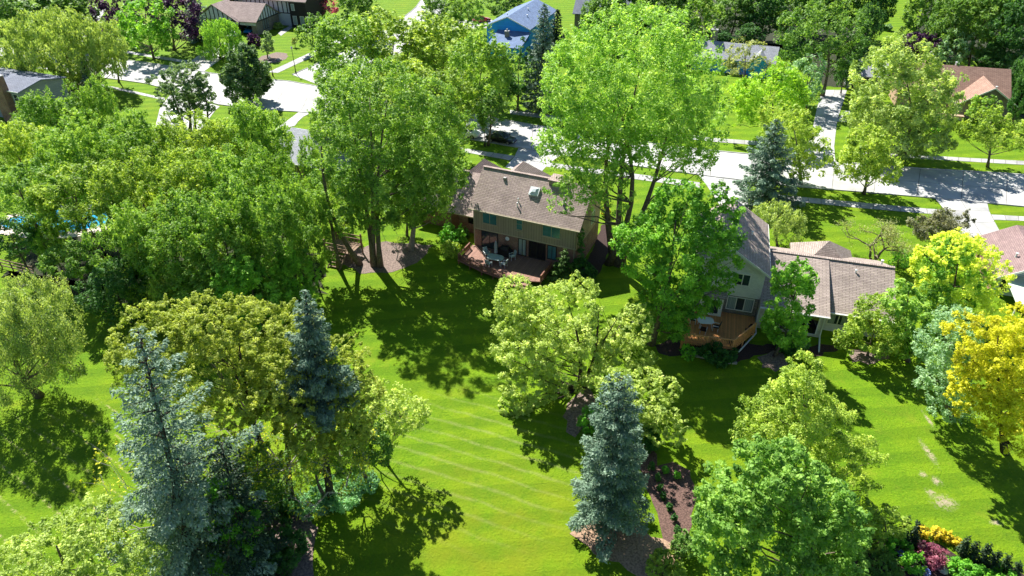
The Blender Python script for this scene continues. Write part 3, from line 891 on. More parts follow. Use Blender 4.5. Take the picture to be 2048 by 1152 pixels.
def railing(root, pts, z0, h, mat, bal=0.16, posts=True, skirt=0.0):
    r_ = MB(); b_ = MB()
    for i in range(len(pts) - 1):
        a = Vector((*pts[i], z0)); c = Vector((*pts[i + 1], z0))
        r_.bar(a + Vector((0, 0, h)), c + Vector((0, 0, h)), 0.14, 0.05)
        r_.bar(a + Vector((0, 0, 0.1)), c + Vector((0, 0, 0.1)), 0.06, 0.08)
        n = int((c - a).length / bal)
        for k in range(1, n):
            q = a.lerp(c, k / n)
            b_.box(q.x - 0.025, q.x + 0.025, q.y - 0.025, q.y + 0.025, z0 + 0.02 - skirt, z0 + h - 0.03)
        n = max(1, round((c - a).length / 1.9))
        for k in range(n + (i == len(pts) - 2)):
            q = a.lerp(c, k / n)
            p = MB(); p.box(q.x - 0.06, q.x + 0.06, q.y - 0.06, q.y + 0.06, 0.0, z0 + h + 0.06)
            p.build('post', mat, root)
    r_.build('handrail', mat, root)
    tag(b_.build('balusters', mat, root), kind='stuff')


railing(dk, [(-0.2, -0.9), (-0.2, -3.62), (3.1, -4.66), (6.0, -5.08)], 0.5, 0.75, M['deck_rail'])
railing(dk, [(9.66, -4.0), (9.66, -1.0)], 0.5, 0.75, M['deck_rail'])
m = MB(); m.box(6.5, 8.6, -5.45, -4.75, 0.02, 0.2); m.box(6.5, 8.6, -5.1, -4.6, 0.2, 0.36); m.build('step', M['deck_brown'], dk)


def world_of(o, yaw, p):
    a = R(yaw)
    return (o[0] + p[0] * math.cos(a) - p[1] * math.sin(a), o[1] + p[0] * math.sin(a) + p[1] * math.cos(a))


def patio_table(p, yaw, z, rx, ry, mat, label):
    t = empty('patio_table', (p[0], p[1], z), yaw)
    tag(t, label, 'table')
    m = MB()
    ringp = [(rx * math.copysign(abs(math.cos(a)) ** 0.6, math.cos(a)), ry * math.copysign(abs(math.sin(a)) ** 0.6, math.sin(a))) for a in [2 * math.pi * k / 24 for k in range(24)]]
    m.prism(ringp, 0.69, 0.73); m.build('table_top', mat, t)
    for a in (-1, 1):
        for b in (-1, 1):
            l = MB(); l.tube([(a * rx * 0.78, b * ry * 0.7, 0), (a * rx * 0.66, b * ry * 0.6, 0.685)], 0.03, 6)
            l.build('leg', M['metal_white'], t)
    return t


def patio_chair(p, yaw, z, mat, label, group):
    t = empty('patio_chair', (p[0], p[1], z), yaw)
    tag(t, label, 'chair', group)
    m = MB(); m.box(-0.27, 0.27, -0.27, 0.27, 0.40, 0.45); m.build('seat', mat, t)
    m = MB(); m.poly_prism([(-0.27, 0.25, 0.46), (0.27, 0.25, 0.46), (0.27, 0.3, 0.46), (-0.27, 0.3, 0.46)], [(-0.24, 0.4, 1.02), (0.24, 0.4, 1.02), (0.24, 0.44, 1.02), (-0.24, 0.44, 1.02)]); m.build('backrest', mat, t)
    for a in (-1, 1):
        for b in (-1, 1):
            l = MB(); l.box(a * 0.25 - 0.02, a * 0.25 + 0.02, b * 0.24 - 0.02, b * 0.24 + 0.02, 0, 0.398); l.build('leg', M['metal_white'], t)
        l = MB(); l.box(a * 0.29 - 0.025, a * 0.29 + 0.025, -0.25, 0.26, 0.62, 0.66); l.bar((a * 0.29, -0.23, 0.42), (a * 0.29, -0.23, 0.62), 0.035); l.build('armrest', M['metal_white'], t)
    return t


AY = R(A_YAW)
tp = world_of(A_O, A_YAW, (3.75, -2.55))
patio_table(tp, AY, 0.545, 0.95, 0.6, M['patio_blue'], 'pale blue green patio table under the folded parasol')
for (lx, ly, ry, lab) in ((2.3, -1.75, 0.9, 'patio chair on the brick side of the table nearest the glass sliding door'), (5.15, -1.15, -0.7, 'patio chair by the blue green door beside the covered grill'),
                          (4.95, -2.9, -1.7, 'patio chair at the deck end of the blue green table'), (3.4, -3.5, 2.9, 'patio chair with its back to the front deck railing')):
    p = world_of(A_O, A_YAW, (lx, ly)); patio_chair(p, AY + ry, 0.545, M['patio_blue'], lab, 'patio chairs on the brown deck')
pu = empty('folded_parasol', (*world_of(A_O, A_YAW, (3.45, -1.75)), 0.545)); tag(pu, 'folded grey parasol standing beside the blue green patio table', 'parasol')
m = MB(); m.lathe([(0.3, 0), (0.3, 0.06), (0.06, 0.1)], 12); m.build('base', M['metal_grey'], pu)
m = MB(); m.tube([(0, 0, 0.08), (0, 0, 2.3)], 0.03, 6); m.build('pole', M['metal_grey'], pu)
m = MB(); m.lathe([(0.05, 0.75), (0.2, 0.8), (0.17, 1.3), (0.2, 1.55), (0.15, 1.9), (0.08, 2.2), (0.02, 2.3)], 10); m.build('folded_canopy', M['fabric_grey'], pu)
gr = empty('covered_grill', (*world_of(A_O, A_YAW, (4.1, -0.75)), 0.545), AY); tag(gr, 'barbecue grill under a black cover against the brick wall', 'grill')
m = MB(); m.poly_prism([(-0.8, -0.35, 0.03), (0.8, -0.35, 0.03), (0.8, 0.35, 0.03), (-0.8, 0.35, 0.03)], [(-0.75, -0.32, 0.85), (0.75, -0.32, 0.85), (0.75, 0.32, 0.85), (-0.75, 0.32, 0.85)])
m.poly_prism([(-0.5, -0.32, 0.852), (0.5, -0.32, 0.852), (0.5, 0.32, 0.852), (-0.5, 0.32, 0.852)], [(-0.42, -0.15, 1.2), (0.42, -0.15, 1.2), (0.42, 0.2, 1.2), (-0.42, 0.2, 1.2)])
m.build('cover', M['cover_black'], gr)
for a in (-0.6, 0.6):
    m = MB(); m.tube([(a, -0.2, 0.05), (a, 0.2, 0.05)], 0.05, 8); m.build('wheel', M['metal_black'], gr)

# ------------------------------------------------------------------ B: white brick house with orange deck
B_O, B_YAW = (23.46, 53.13), -16.0
hB = House('white_brick_house', B_O, B_YAW, 'white brick house with taupe roofs and orange deck')
hB.wall(-6.6, 0, 0, 9.6, 0, 2.9, M['stone'], 'lower_wall')
hB.wall(-6.65, 0.05, -0.08, 9.6, 2.902, 5.9, M['brick_white'], 'upper_wall')
hB.tri_y(-0.08, 0.1, -6.65, 0.05, -3.3, 5.86, 8.05, M['brick_white'])
hB.tri_y(9.5, 0.1, -6.65, 0.05, -3.3, 5.86, 8.05, M['brick_white'])
rb = hB.roof([[(0.45, -0.5, 5.78), (0.45, 10.0, 5.78), (-3.3, 10.0, 8.2), (-3.3, -0.5, 8.2)], [(-3.3, -0.5, 8.2), (-3.3, 10.0, 8.2), (-7.05, 10.0, 5.78), (-7.05, -0.5, 5.78)]], M['shingle_taupe'])
hB.ridge_caps([((-3.3, -0.5, 8.2), (-3.3, 10.0, 8.2))], M['shingle_taupe'], rb)
for a, b in (((0.45, -0.53, 5.7), (-3.3, -0.53, 8.12)), ((-7.05, -0.53, 5.7), (-3.3, -0.53, 8.12))):
    hB.fascia(a, b, M['trim_white'], rb, 0.2)
hB.fascia((0.49, -0.5, 5.68), (0.49, 10, 5.68), M['trim_white'], rb, 0.14)
hB.window(-2.5, -1.25, 4.25, 5.4, -0.08, 2, 1, 'glass', 'trim_white', fw=0.09)
hB.window(-2.75, -0.45, 1.35, 2.7, 0, 3, 1, 'glass', 'trim_white', curtain=True, fw=0.09)
m = MB(); m.box(-5.3, -3.2, -1.0, 0.0, 0.0, 3.1); hB.part(m, 'bay', M['trim_white'])
m = MB(); m.slab([(-5.5, -1.2, 3.1), (-3.0, -1.2, 3.1), (-3.0, -0.1, 3.6), (-5.5, -0.1, 3.6)], 0.1); hB.part(m, 'bay_roof', M['shingle_taupe'])
hB.window(-4.95, -3.55, 1.2, 2.75, -1.0, 2, 1, 'glass', 'trim_white', fw=0.09)
# middle section with deep eave, right section set back
hB.wall(0.1, 6.0, -0.6, 9.0, 0, 2.75, M['siding_white'], 'sunroom_wall')
hB.wall(6.02, 11.7, 0.8, 9.6, 0, 2.75, M['brick_white'], 'rear_wall')
rm = hB.roof([[(0.06, -1.3, 2.95), (6.2, -1.3, 2.95), (6.2, 5.7, 5.1), (0.06, 5.7, 5.1)]], M['shingle_taupe'], 0.2, 'middle_roof')
rr = hB.roof([[(6.1, 0.2, 2.55), (12.1, 0.2, 2.55), (12.1, 5.7, 5.07), (6.1, 5.7, 5.07)], [(0.46, 5.7, 5.07), (12.1, 5.7, 5.07), (12.1, 11.2, 2.6), (0.46, 11.2, 2.6)]], M['shingle_taupe'], 0.18, 'wing_roof')
hB.ridge_caps([((0.5, 5.7, 5.12), (12.1, 5.7, 5.09))], M['shingle_taupe'], rr)
m = MB(); m.poly_prism([(6.16, -1.2, 2.74), (6.16, 5.6, 4.86), (6.16, 0.3, 2.4)], [(6.2, -1.2, 2.74), (6.2, 5.6, 4.86), (6.2, 0.3, 2.4)]); hB.part(m, 'roof_end', M['shingle_taupe'], rm)
hB.fascia((0.06, -1.34, 2.87), (6.2, -1.34, 2.87), M['trim_white'], rm, 0.16)
hB.fascia((6.2, 0.16, 2.47), (12.1, 0.16, 2.47), M['trim_white'], rr, 0.14)
hB.tri_x(11.62, 0.08, 0.8, 10.6, 5.7, 2.7, 4.85, M['siding_white'])
hB.roof([[(3.4, 12.4, 2.7), (3.4, 5.9, 2.7), (6.45, 8.9, 5.35)], [(9.5, 5.9, 2.7), (9.5, 12.4, 2.7), (6.45, 8.9, 5.35)], [(9.5, 12.4, 2.7), (3.4, 12.4, 2.7), (6.45, 8.9, 5.35)], [(3.4, 5.9, 2.7), (9.5, 5.9, 2.7), (6.45, 8.9, 5.35)]], M['shingle_taupe'], name='entry_roof')
hB.wall(3.8, 9.1, 9.62, 12.0, 0, 2.7, M['brick_white'], 'entry_wall')
hB.window(0.7, 1.9, 0.35, 2.5, -0.6, 2, 1, 'glass', 'trim_white', 'glass_door', fw=0.1)
hB.window(2.3, 3.3, 0.35, 2.5, -0.6, 2, 1, 'glass', 'trim_white', 'glass_door', fw=0.1)
hB.window(3.75, 5.5, 0.35, 2.5, -0.6, 2, 1, 'glass_dark', 'trim_white', 'glass_door', fw=0.1)
hB.window(6.6, 8.3, 0.9, 2.35, 0.8, 2, 1, 'glass', 'trim_white', curtain=True, fw=0.1)
hB.window(9.3, 10.6, 0.9, 2.2, 0.8, 2, 1, 'glass', 'trim_white', fw=0.1)
for path in ([(5.95, -1.25, 2.8), (5.95, -0.75, 2.55), (5.95, -0.75, 0.35), (5.75, -3.0, 0.12)], [(0.15, -1.25, 2.8), (0.15, -0.75, 2.5), (0.15, -0.75, 0.4), (0.2, -1.9, 0.3), (-1.35, -5.1, 0.12)]):
    m = MB(); m.tube(path, 0.075, 6); hB.part(m, 'downspout', M['metal_white'])
hB.vent(11.0, 6.2, 4.9, 0.45, 0.09, rr); hB.vent(8.6, 4.6, 4.5, 0.3, 0.07, rr); hB.vent(-1.4, 5.0, 6.9, 0.35, 0.07, rb)
m = MB(); m.box(0.06, 6.2, -1.48, -1.37, 2.82, 2.92); hB.part(m, 'gutter', M['trim_white'], rm)
m = MB(); m.box(6.3, 12.1, 0.02, 0.13, 2.42, 2.52); hB.part(m, 'gutter', M['trim_white'], rr)
m = MB(); m.box(0.42, 0.46, 9.9, 10.0, 2.6, 5.7); hB.part(m, 'downspout', M['metal_white'])
# the orange deck
dk2 = empty('wooden_deck', (B_O[0], B_O[1], 0), R(B_YAW))
tag(dk2, 'orange stained wooden deck with slatted railing behind the white house', 'deck')
ring = [(-6.6, -0.1), (-6.6, -5.95), (-1.95, -5.65), (-0.02, -2.4), (-0.02, -0.1)]
m = MB(); m.prism(ring, 0.7, 0.82); m.build('deck_base', M['rail_orange'], dk2)
m = MB(); x = -6.58
while x < -0.06:
    c = clip_x(ring, x + 0.07)
    if c: m.box(x, x + 0.14, c[0], c[1], 0.822, 0.87)
    x += 0.155
tag(m.build('decking_boards', M['deck_orange'], dk2), kind='stuff')
railing(dk2, [(-6.5, -5.85), (-1.98, -5.56), (-0.1, -2.42)], 0.85, 0.9, M['rail_orange'], 0.15, skirt=0.35)
for pt in ((-6.4, -5.7), (-3.2, -3), (-0.3, -0.5), (-6.4, -0.5)):
    m = MB(); m.box(pt[0] - 0.08, pt[0] + 0.08, pt[1] - 0.08, pt[1] + 0.08, 0, 0.7); m.build('footing_post', M['rail_orange'], dk2)
BY = R(B_YAW)
p = world_of(B_O, B_YAW, (-4.6, -3.0))
patio_table(p, BY + 0.2, 0.87, 0.75, 0.55, M['metal_white'], 'white oval patio table on the orange deck')
for lx, ly, ry, lab in ((-3.6, -3.3, -1.7, 'dark patio chair at the house corner end of the orange deck table'), (-4.7, -4.1, 3.0, 'dark patio chair at the railing side of the orange deck table'), (-5.7, -2.7, 1.5, 'dark patio chair on the orange deck under the maple boughs')):
    p = world_of(B_O, B_YAW, (lx, ly)); patio_chair(p, BY + ry, 0.87, M['metal_black'], lab, 'dark chairs on the orange deck')
for lx, ly, lab in ((-2.2, -5.1, 'dark flower pot in the front corner of the orange deck'), (-0.75, -3.0, 'dark flower pot midway along the slanted rail of the orange deck'), (-0.45, -2.4, 'dark flower pot at the house end of the orange deck rail')):
    pt = empty('flower_pot', (*world_of(B_O, B_YAW, (lx, ly)), 0.87)); tag(pt, lab, 'pot', 'pots on the orange deck')
    m = MB(); m.lathe([(0.14, 0), (0.2, 0.32), (0.23, 0.32), (0.23, 0.37), (0.19, 0.37), (0.18, 0.3)], 12); m.build('pot', M['timber'], pt)
    m = MB()
    rn = random.Random(int(lx * 100))
    for k in range(26):
        a = rn.uniform(0, 6.28); e = rn.uniform(0.2, 1.3); d = Vector((math.cos(a) * math.cos(e), math.sin(a) * math.cos(e), math.sin(e))) * rn.uniform(0.12, 0.32)
        s = Vector((-d.y, d.x, 0)).normalized() * 0.05
        q = Vector((0, 0, 0.34)) + d
        m.face([q - s, q - d * 0.4, q + s, q + d * 0.4])
    m.build('plant', M['mulch_dark'], pt)

# ------------------------------------------------------------------ C: mauve roofed house at the right edge
hC = House('mauve_roofed_house', (49.0, 57.6), -18, 'mauve roofed house with mint white gable at the right edge')
hC.wall(0.3, 5.6, 0.9, 8.0, 0, 2.6, M['siding_mint'])
m = MB(); m.box(0.22, 0.298, 0.9, 8.0, 0, 2.55); hC.part(m, 'side_wall', M['brick_red'])
hC.tri_y(0.9, 0.1, 0.3, 5.6, 2.95, 2.58, 4.15, M['siding_mint'])
rc = hC.roof([[(-0.15, -0.2, 2.5), (-0.15, 8.6, 2.5), (2.95, 8.6, 4.45), (2.95, -0.2, 4.45)], [(2.95, -0.2, 4.45), (2.95, 8.6, 4.45), (14, 8.6, 4.4), (14, -0.2, 2.2)]], M['shingle_mauve'])
hC.fascia((-0.15, -0.24, 2.42), (2.95, -0.24, 4.37), M['trim_white'], rc, 0.22)
hC.fascia((2.95, -0.24, 4.37), (14, -0.24, 2.12), M['trim_white'], rc, 0.22)
m = MB(); m.slab([(0.75, 0.85, 2.42), (9.5, 0.85, 2.42), (9.5, -4.2, 2.1), (0.75, -4.2, 2.1)], 0.07); aw = hC.part(m, 'patio_awning', M['awning'], None, 'pale mint patio awning')
for xx in (0.9, 4.5, 9.3):
    m = MB(); m.box(xx - 0.05, xx + 0.05, -4.1, -4.0, 0, 2.03); hC.part(m, 'awning_post', M['trim_white'], aw)
hC.vent(1.7, 2.6, 3.7, 0.35, 0.09, rc)
hC.wall(5.62, 13.5, 0.9, 8.0, 0, 2.1, M['siding_mint'], 'rear_wall')
hC.side_window(0.22, 1.4, 2.2, 0.9, 2.0, -1)
hC.window(0.75, 1.5, 0.5, 1.9, 0.9, 1, 2, 'glass', 'trim_white')

# ------------------------------------------------------------------ D: russet roofed ranch, upper right
hD = House('russet_roofed_house', (74.0, 110.0), -15.6, 'single storey brick house with russet roof and front gable')
hD.wall(0, 7.5, 0, 6, 0, 2.75, M['brick_grey'], 'gable_wing_wall')
hD.tri_y(-0.001, 0.1, 0, 7.5, 3.75, 2.74, 5.15, M['brick_grey'])
hD.wall(-9, 7.4, 3.4, 12, 0, 2.7, M['brick_tan'])
rd = hD.roof([[(-9.5, 2.9, 2.7), (7.9, 2.9, 2.7), (7.9, 7.8, 6.4), (-9.5, 7.8, 6.4)], [(-9.5, 7.8, 6.4), (7.9, 7.8, 6.4), (7.9, 12.7, 2.7), (-9.5, 12.7, 2.7)]], M['shingle_russet'])
rd2 = hD.roof([[(-0.5, -0.5, 2.66), (3.75, -0.5, 5.4), (3.75, 6.6, 5.4), (-0.5, 2.95, 2.66)], [(8.0, -0.5, 2.66), (8.0, 2.95, 2.66), (3.75, 6.6, 5.4), (3.75, -0.5, 5.4)]], M['shingle_russet'], name='gable_roof')
for a, b in (((-0.5, -0.54, 2.58), (3.75, -0.54, 5.32)), ((8.0, -0.54, 2.58), (3.75, -0.54, 5.32))):
    hD.fascia(a, b, M['trim_white'], rd2, 0.2)
hD.tri_x(7.4, 0.06, 3.4, 12.0, 7.8, 2.7, 6.1, M['brick_tan'])
hD.tri_x(-9.0, 0.06, 3.4, 12.0, 7.8, 2.7, 6.1, M['brick_tan'])
hD.vent(4.1, 0.3, 5.1, 0.3, 0.12, rd2); hD.vent(-0.4, 8.2, 6.2, 0.6, 0.12, rd)
hD.chimney(-5.0, -4.2, 8.4, 9.2, 5.0, 7.6, M['brick_tan'], rd)
m = MB(); m.box(-3.2, 0.6, -1.4, -0.6, 0, 0.7); hD.part(m, 'planter_wall', M['brick_tan'])
for yy in (0.9, 1.7):
    m = MB(); m.box(-0.45, -0.25, yy, yy + 0.2, 0, 2.6); hD.part(m, 'porch_column', M['cream'])
hD.window(2.6, 4.6, 0.8, 2.2, 0, 2, 1, 'glass', 'trim_white')
hD.wall(-6.5, -1.2, 3.3, 3.38, 0.5, 2.3, M['glass'], 'window')

# ------------------------------------------------------------------ E: grey roofed house, top centre right
hE = House('grey_roofed_house', (50.1, 131.2), -21.5, 'long house with pale grey roof and dark chimney behind the lime tree')
hE.wall(-15.5, -0.4, 0.5, 6.6, 0, 2.8, M['siding_shade_blue'])
re = hE.roof([[(-16, 0, 2.7), (0, 0, 2.7), (0, 3.5, 5.1), (-16, 3.5, 5.1)], [(-16, 3.5, 5.1), (0, 3.5, 5.1), (0, 7, 2.7), (-16, 7, 2.7)]], M['shingle_grey'])
hE.roof([[(-4.9, -1.6, 2.9), (-3.1, -1.6, 4.6), (-3.1, 2.85, 4.6), (-4.9, 0.3, 2.9)], [(-1.3, -1.6, 2.9), (-1.3, 0.3, 2.9), (-3.1, 2.85, 4.6), (-3.1, -1.6, 4.6)]], M['shingle_grey'], name='porch_roof')
hE.tri_y(-1.3, 0.1, -4.7, -1.5, -3.1, 2.85, 4.4, M['siding_shade_blue'])
hE.tri_x(-0.45, 0.05, 0.5, 6.6, 3.5, 2.75, 4.85, M['siding_shade_blue'])
hE.wall(-4.6, -1.6, -1.2, 0.49, 0, 2.84, M['siding_shade_blue'], 'porch_wall')
hE.chimney(-13.2, -12.0, 3.7, 4.7, 4.4, 7.0, M['brick_grey'], re)
hE.window(-9, -7, 0.9, 2.2, 0.5, 2, 1, 'glass', 'trim_white')

# ------------------------------------------------------------------ F: house with shade blue gable, top centre
hF = House('shade_blue_gabled_house', (-1.2, 150.6), -20, 'house with gable coloured shade blue and slate roof at the top')
hF.wall(-4.6, 5.0, 0.3, 19, 0, 5.0, M['siding_shade_blue'])
hF.tri_y(0.3, 0.1, -4.6, 5.0, 0.2, 4.98, 6.9, M['siding_shade_blue'])
rF = hF.roof([[(-5.0, 0, 4.9), (-5.0, 19.5, 4.9), (0.2, 19.5, 7.1), (0.2, 0, 7.1)], [(0.2, 0, 7.1), (0.2, 19.5, 7.1), (5.4, 19.5, 4.9), (5.4, 0, 4.9)]], M['shingle_blue'])
hF.fascia((-5, -0.03, 4.82), (0.2, -0.03, 7.02), M['trim_white'], rF, 0.2); hF.fascia((5.4, -0.03, 4.82), (0.2, -0.03, 7.02), M['trim_white'], rF, 0.2)
hF.wall(-1.6, 5.0, -6.0, 0.29, 0, 2.6, M['siding_shade_blue'], 'garage_wall')
rF2 = hF.roof([[(-2.0, -6.5, 2.6), (5.4, -6.5, 2.6), (5.4, 0.28, 4.3), (-2.0, 0.28, 4.3)]], M['shingle_blue'], name='garage_roof')
hF.chimney(0.6, 1.4, -2.6, -1.9, 3.0, 4.7, M['brick_grey'], rF2)
for x, y in ((2.6, 6.0), (1.4, 10.0), (3.3, 12.0), (-1.6, 5.0)):
    hF.vent(x, y, 7.1 - abs(x - 0.2) * 0.42, 0.3, 0.13, rF)

# ------------------------------------------------------------------ G: brick house behind it
hG = House('brick_house', (14.5, 166.0), -14, 'dark brick house at the top edge behind the blue spruce')
hG.wall(0, 13, 0, 9, 0, 4.6, M['brick_grey'])
hG.roof([[(-0.5, -0.5, 4.5), (13.5, -0.5, 4.5), (13.5, 4.5, 7.3), (-0.5, 4.5, 7.3)], [(-0.5, 4.5, 7.3), (13.5, 4.5, 7.3), (13.5, 9.5, 4.5), (-0.5, 9.5, 4.5)]], M['shingle_slate'])
for x in (1.2, 5.2, 9.6):
    hG.window(x, x + 1.8, 0.8, 2.3, 0, 2, 1, 'glass', 'trim_white')
hG.wall(6, 9, -1.4, -0.01, 0, 0.6, M['brick_red'], 'front_step')

# ------------------------------------------------------------------ H: timbered house, upper left
hH = House('timbered_house', (-58.9, 164.2), -15, 'half timbered house with brown roof and open garage at the top')


def timber_front(h, x0, x1, xm, y, z0, z1, zr, n, mat=M['stucco']):
    """stucco gable with dark uprights"""
    w = h.tri_y(y, 0.12, x0, x1, xm, z1, zr, mat)
    t = MB()
    for k in range(1, n):
        xx = x0 + (x1 - x0) * k / n
        top = z1 + (zr - z1) * (1 - abs(xx - xm) / ((xm - x0) if xx < xm else (x1 - xm)))
        if top - z1 > 0.3:
            t.box(xx - 0.1, xx + 0.1, y - 0.06, y - 0.003, z1, top - 0.1)
    t.box(x0, x1, y - 0.07, y - 0.004, z1 - 0.1, z1 + 0.12)
    h.part(t, 'timber', M['timber'], w)


# garage wing: brick right wall, deep shadowed opening at the front
hH.wall(-14.6, -7.0, 0.3, 9.6, 0, 2.7, M['brick_grey'], 'garage_wall')
hH.wall(-7.0, -0.32, 6.0, 9.6, 0, 2.7, M['brick_grey'], 'garage_back')
hH.wall(-0.3, 0.0, 0.0, 9.6, 0, 3.0, M['brick_grey'], 'garage_side')
hH.wall(-1.4, -0.32, 0.05, 0.4, 0, 2.7, M['brick_grey'], 'garage_pier')
m = MB(); m.box(-9.0, -0.1, -0.1, 0.3, 2.1, 3.0); hH.part(m, 'garage_lintel', M['stucco'])
m = MB()
for xx in (-6.9, -4.4):
    m.box(xx, xx + 0.2, -0.16, -0.101, 2.1, 3.0)
m.box(-9.0, -0.1, -0.17, -0.102, 2.92, 3.08); hH.part(m, 'timber', M['timber'])
m = MB(); m.poly_prism([(-0.02, 0, 2.95), (-0.02, 9.6, 2.95), (-0.02, 4.8, 5.9)], [(0.08, 0, 2.95), (0.08, 9.6, 2.95), (0.08, 4.8, 5.9)])
gw = hH.part(m, 'gable_wall', M['stucco'])
m = MB()
for k in range(1, 9):
    yy = 9.6 * k / 9
    top = 2.95 + 2.95 * (1 - abs(yy - 4.8) / 4.8)
    m.box(0.083, 0.14, yy - 0.13, yy + 0.13, 2.95, top - 0.1)
m.box(0.083, 0.15, 0, 9.6, 2.82, 3.02); hH.part(m, 'timber', M['timber'], gw)
for yy in (2.6, 3.5, 4.4):
    hH.side_window(0.001, yy, yy + 0.5, 0.7, 2.7, 1, 'curtain', 'timber')
rH = hH.roof([[(-10, -0.5, 2.95), (0.4, -0.5, 2.95), (0.4, 4.8, 6.1), (-10, 4.8, 6.1)], [(-10, 4.8, 6.1), (0.4, 4.8, 6.1), (0.4, 10.1, 2.95), (-10, 10.1, 2.95)]], M['shingle_brown'])
hH.roof([[(-15.2, -0.8, 3.6), (-10.2, -0.8, 6.4), (-10.2, 12, 6.4), (-15.2, 12, 3.6)], [(-4.0, -0.8, 2.75), (-4.0, 0.0, 3.1), (-10.2, 6, 6.4), (-10.2, -0.8, 6.4)]], M['shingle_brown'], name='cross_roof')
timber_front(hH, -14.8, -4.6, -10.2, -0.45, 2.3, 3.0, 6.15, 9)
# main block behind, mostly above the picture
hH.wall(-13.5, 3.6, 10.3, 19, 0, 6.2, M['stucco'], 'main_wall')
m = MB()
for k in range(15):
    xx = -13.4 + k * 1.2
    m.box(xx, xx + 0.2, 10.22, 10.297, 2.9, 6.2)
m.box(-13.5, 3.6, 10.21, 10.296, 2.8, 3.0)
hH.part(m, 'timber', M['timber'])
hH.wall(3.61, 8.0, 9.0, 18, 0, 6.2, M['timber'], 'tower_wall')
hH.window(4.3, 5.2, 0.7, 2.6, 9.0, 1, 1, 'curtain', 'trim_white'); hH.window(6.2, 7.1, 0.7, 2.6, 9.0, 1, 1, 'curtain', 'trim_white')
hH.window(4.3, 5.0, 3.9, 5.3, 9.0, 1, 1, 'curtain', 'trim_white'); hH.window(-11, -9.6, 3.6, 5.2, 10.22, 2, 1, 'curtain', 'trim_white')
hH.roof([[(-14.2, 9.5, 6.0), (8.5, 8.5, 6.0), (8.5, 14.5, 9.6), (-14.2, 14.5, 9.6)], [(-14.2, 14.5, 9.6), (8.5, 14.5, 9.6), (8.5, 19.6, 6.0), (-14.2, 19.6, 6.0)]], M['shingle_brown'], name='main_roof')

# ------------------------------------------------------------------ I: grey sided house with brick chimney, left edge
hI = House('grey_sided_house', (-78.6, 107.6), -22, 'grey sided house with big brick chimney at the left edge')
hI.wall(-14, 0, 0, 8, 0, 5.2, M['siding_grey'])
rI = hI.roof([[(-14.5, -0.4, 5.15), (0.4, -0.4, 5.15), (0.4, 4, 6.0), (-14.5, 4, 6.0)], [(-14.5, 4, 6.0), (0.4, 4, 6.0), (0.4, 8.4, 5.15), (-14.5, 8.4, 5.15)]], M['shingle_slate'])
hI.tri_x(-0.05, 0.05, 0, 8, 4, 5.18, 5.9, M['siding_grey'])
hI.chimney(-4.6, -2.1, -1.1, -0.02, 0, 7.4, M['brick_red'])
hI.window(-1.6, -0.6, 3.2, 4.5, 0, 1, 2, 'glass', 'trim_white')
hI.window(-7.2, -5.6, 3.2, 4.5, 0, 2, 1, 'glass', 'trim_white')
hI.fascia((-14.5, -0.43, 5.07), (0.4, -0.43, 5.07), M['trim_white'], rI, 0.16)
# ------------------------------------------------------------------ J: grey roofed house hidden among the maples
hJ = House('hidden_grey_roofed_house', (-25.7, 83.6), -23.5, 'grey roofed house mostly hidden among the maples')
hJ.wall(-11, 3, 0.5, 10.5, 0, 2.6, M['brick_grey'])
rJ = hJ.roof([[(-11.5, 0, 2.6), (3.5, 0, 2.6), (0, 5.5, 5.2), (-8, 5.5, 5.2)], [(3.5, 11, 2.6), (-11.5, 11, 2.6), (-8, 5.5, 5.2), (0, 5.5, 5.2)], [(3.5, 0, 2.6), (3.5, 11, 2.6), (0, 5.5, 5.2)], [(-11.5, 11, 2.6), (-11.5, 0, 2.6), (-8, 5.5, 5.2)]], M['shingle_grey'])
hJ.roof([[(-9.5, 14, 2.6), (-9.5, 8, 2.6), (-6.5, 8, 4.7), (-6.5, 11.5, 4.7)], [(-3.5, 8, 2.6), (-3.5, 14, 2.6), (-6.5, 11.5, 4.7), (-6.5, 8, 4.7)], [(-3.5, 14, 2.6), (-9.5, 14, 2.6), (-6.5, 11.5, 4.7)]], M['shingle_grey'], name='porch_roof')
hJ.fascia((-11.5, -0.03, 2.52), (3.5, -0.03, 2.52), M['trim_white'], rJ, 0.18)
hJ.window(-6, -4, 0.9, 2.2, 0.5, 2, 1, 'glass', 'trim_white'); hJ.window(-2, 0, 0.9, 2.2, 0.5, 2, 1, 'glass', 'trim_white')

# ------------------------------------------------------------------ garage at the end of the long drive
q = g(1716, 178)
hL = House('detached_garage', q, -16, 'small grey garage at the end of the long shaded driveway')
hL.wall(-2, 4, 0, 6, 0, 2.5, M['siding_grey'])
hL.roof([[(-2.4, -0.4, 2.45), (4.4, -0.4, 2.45), (4.4, 3, 4.5), (-2.4, 3, 4.5)], [(-2.4, 3, 4.5), (4.4, 3, 4.5), (4.4, 6.4, 2.45), (-2.4, 6.4, 2.45)]], M['shingle_grey'])
m = MB(); m.box(-1.3, 1.9, -0.05, -0.003, 0.05, 2.1); hL.part(m, 'garage_door', M['timber'])

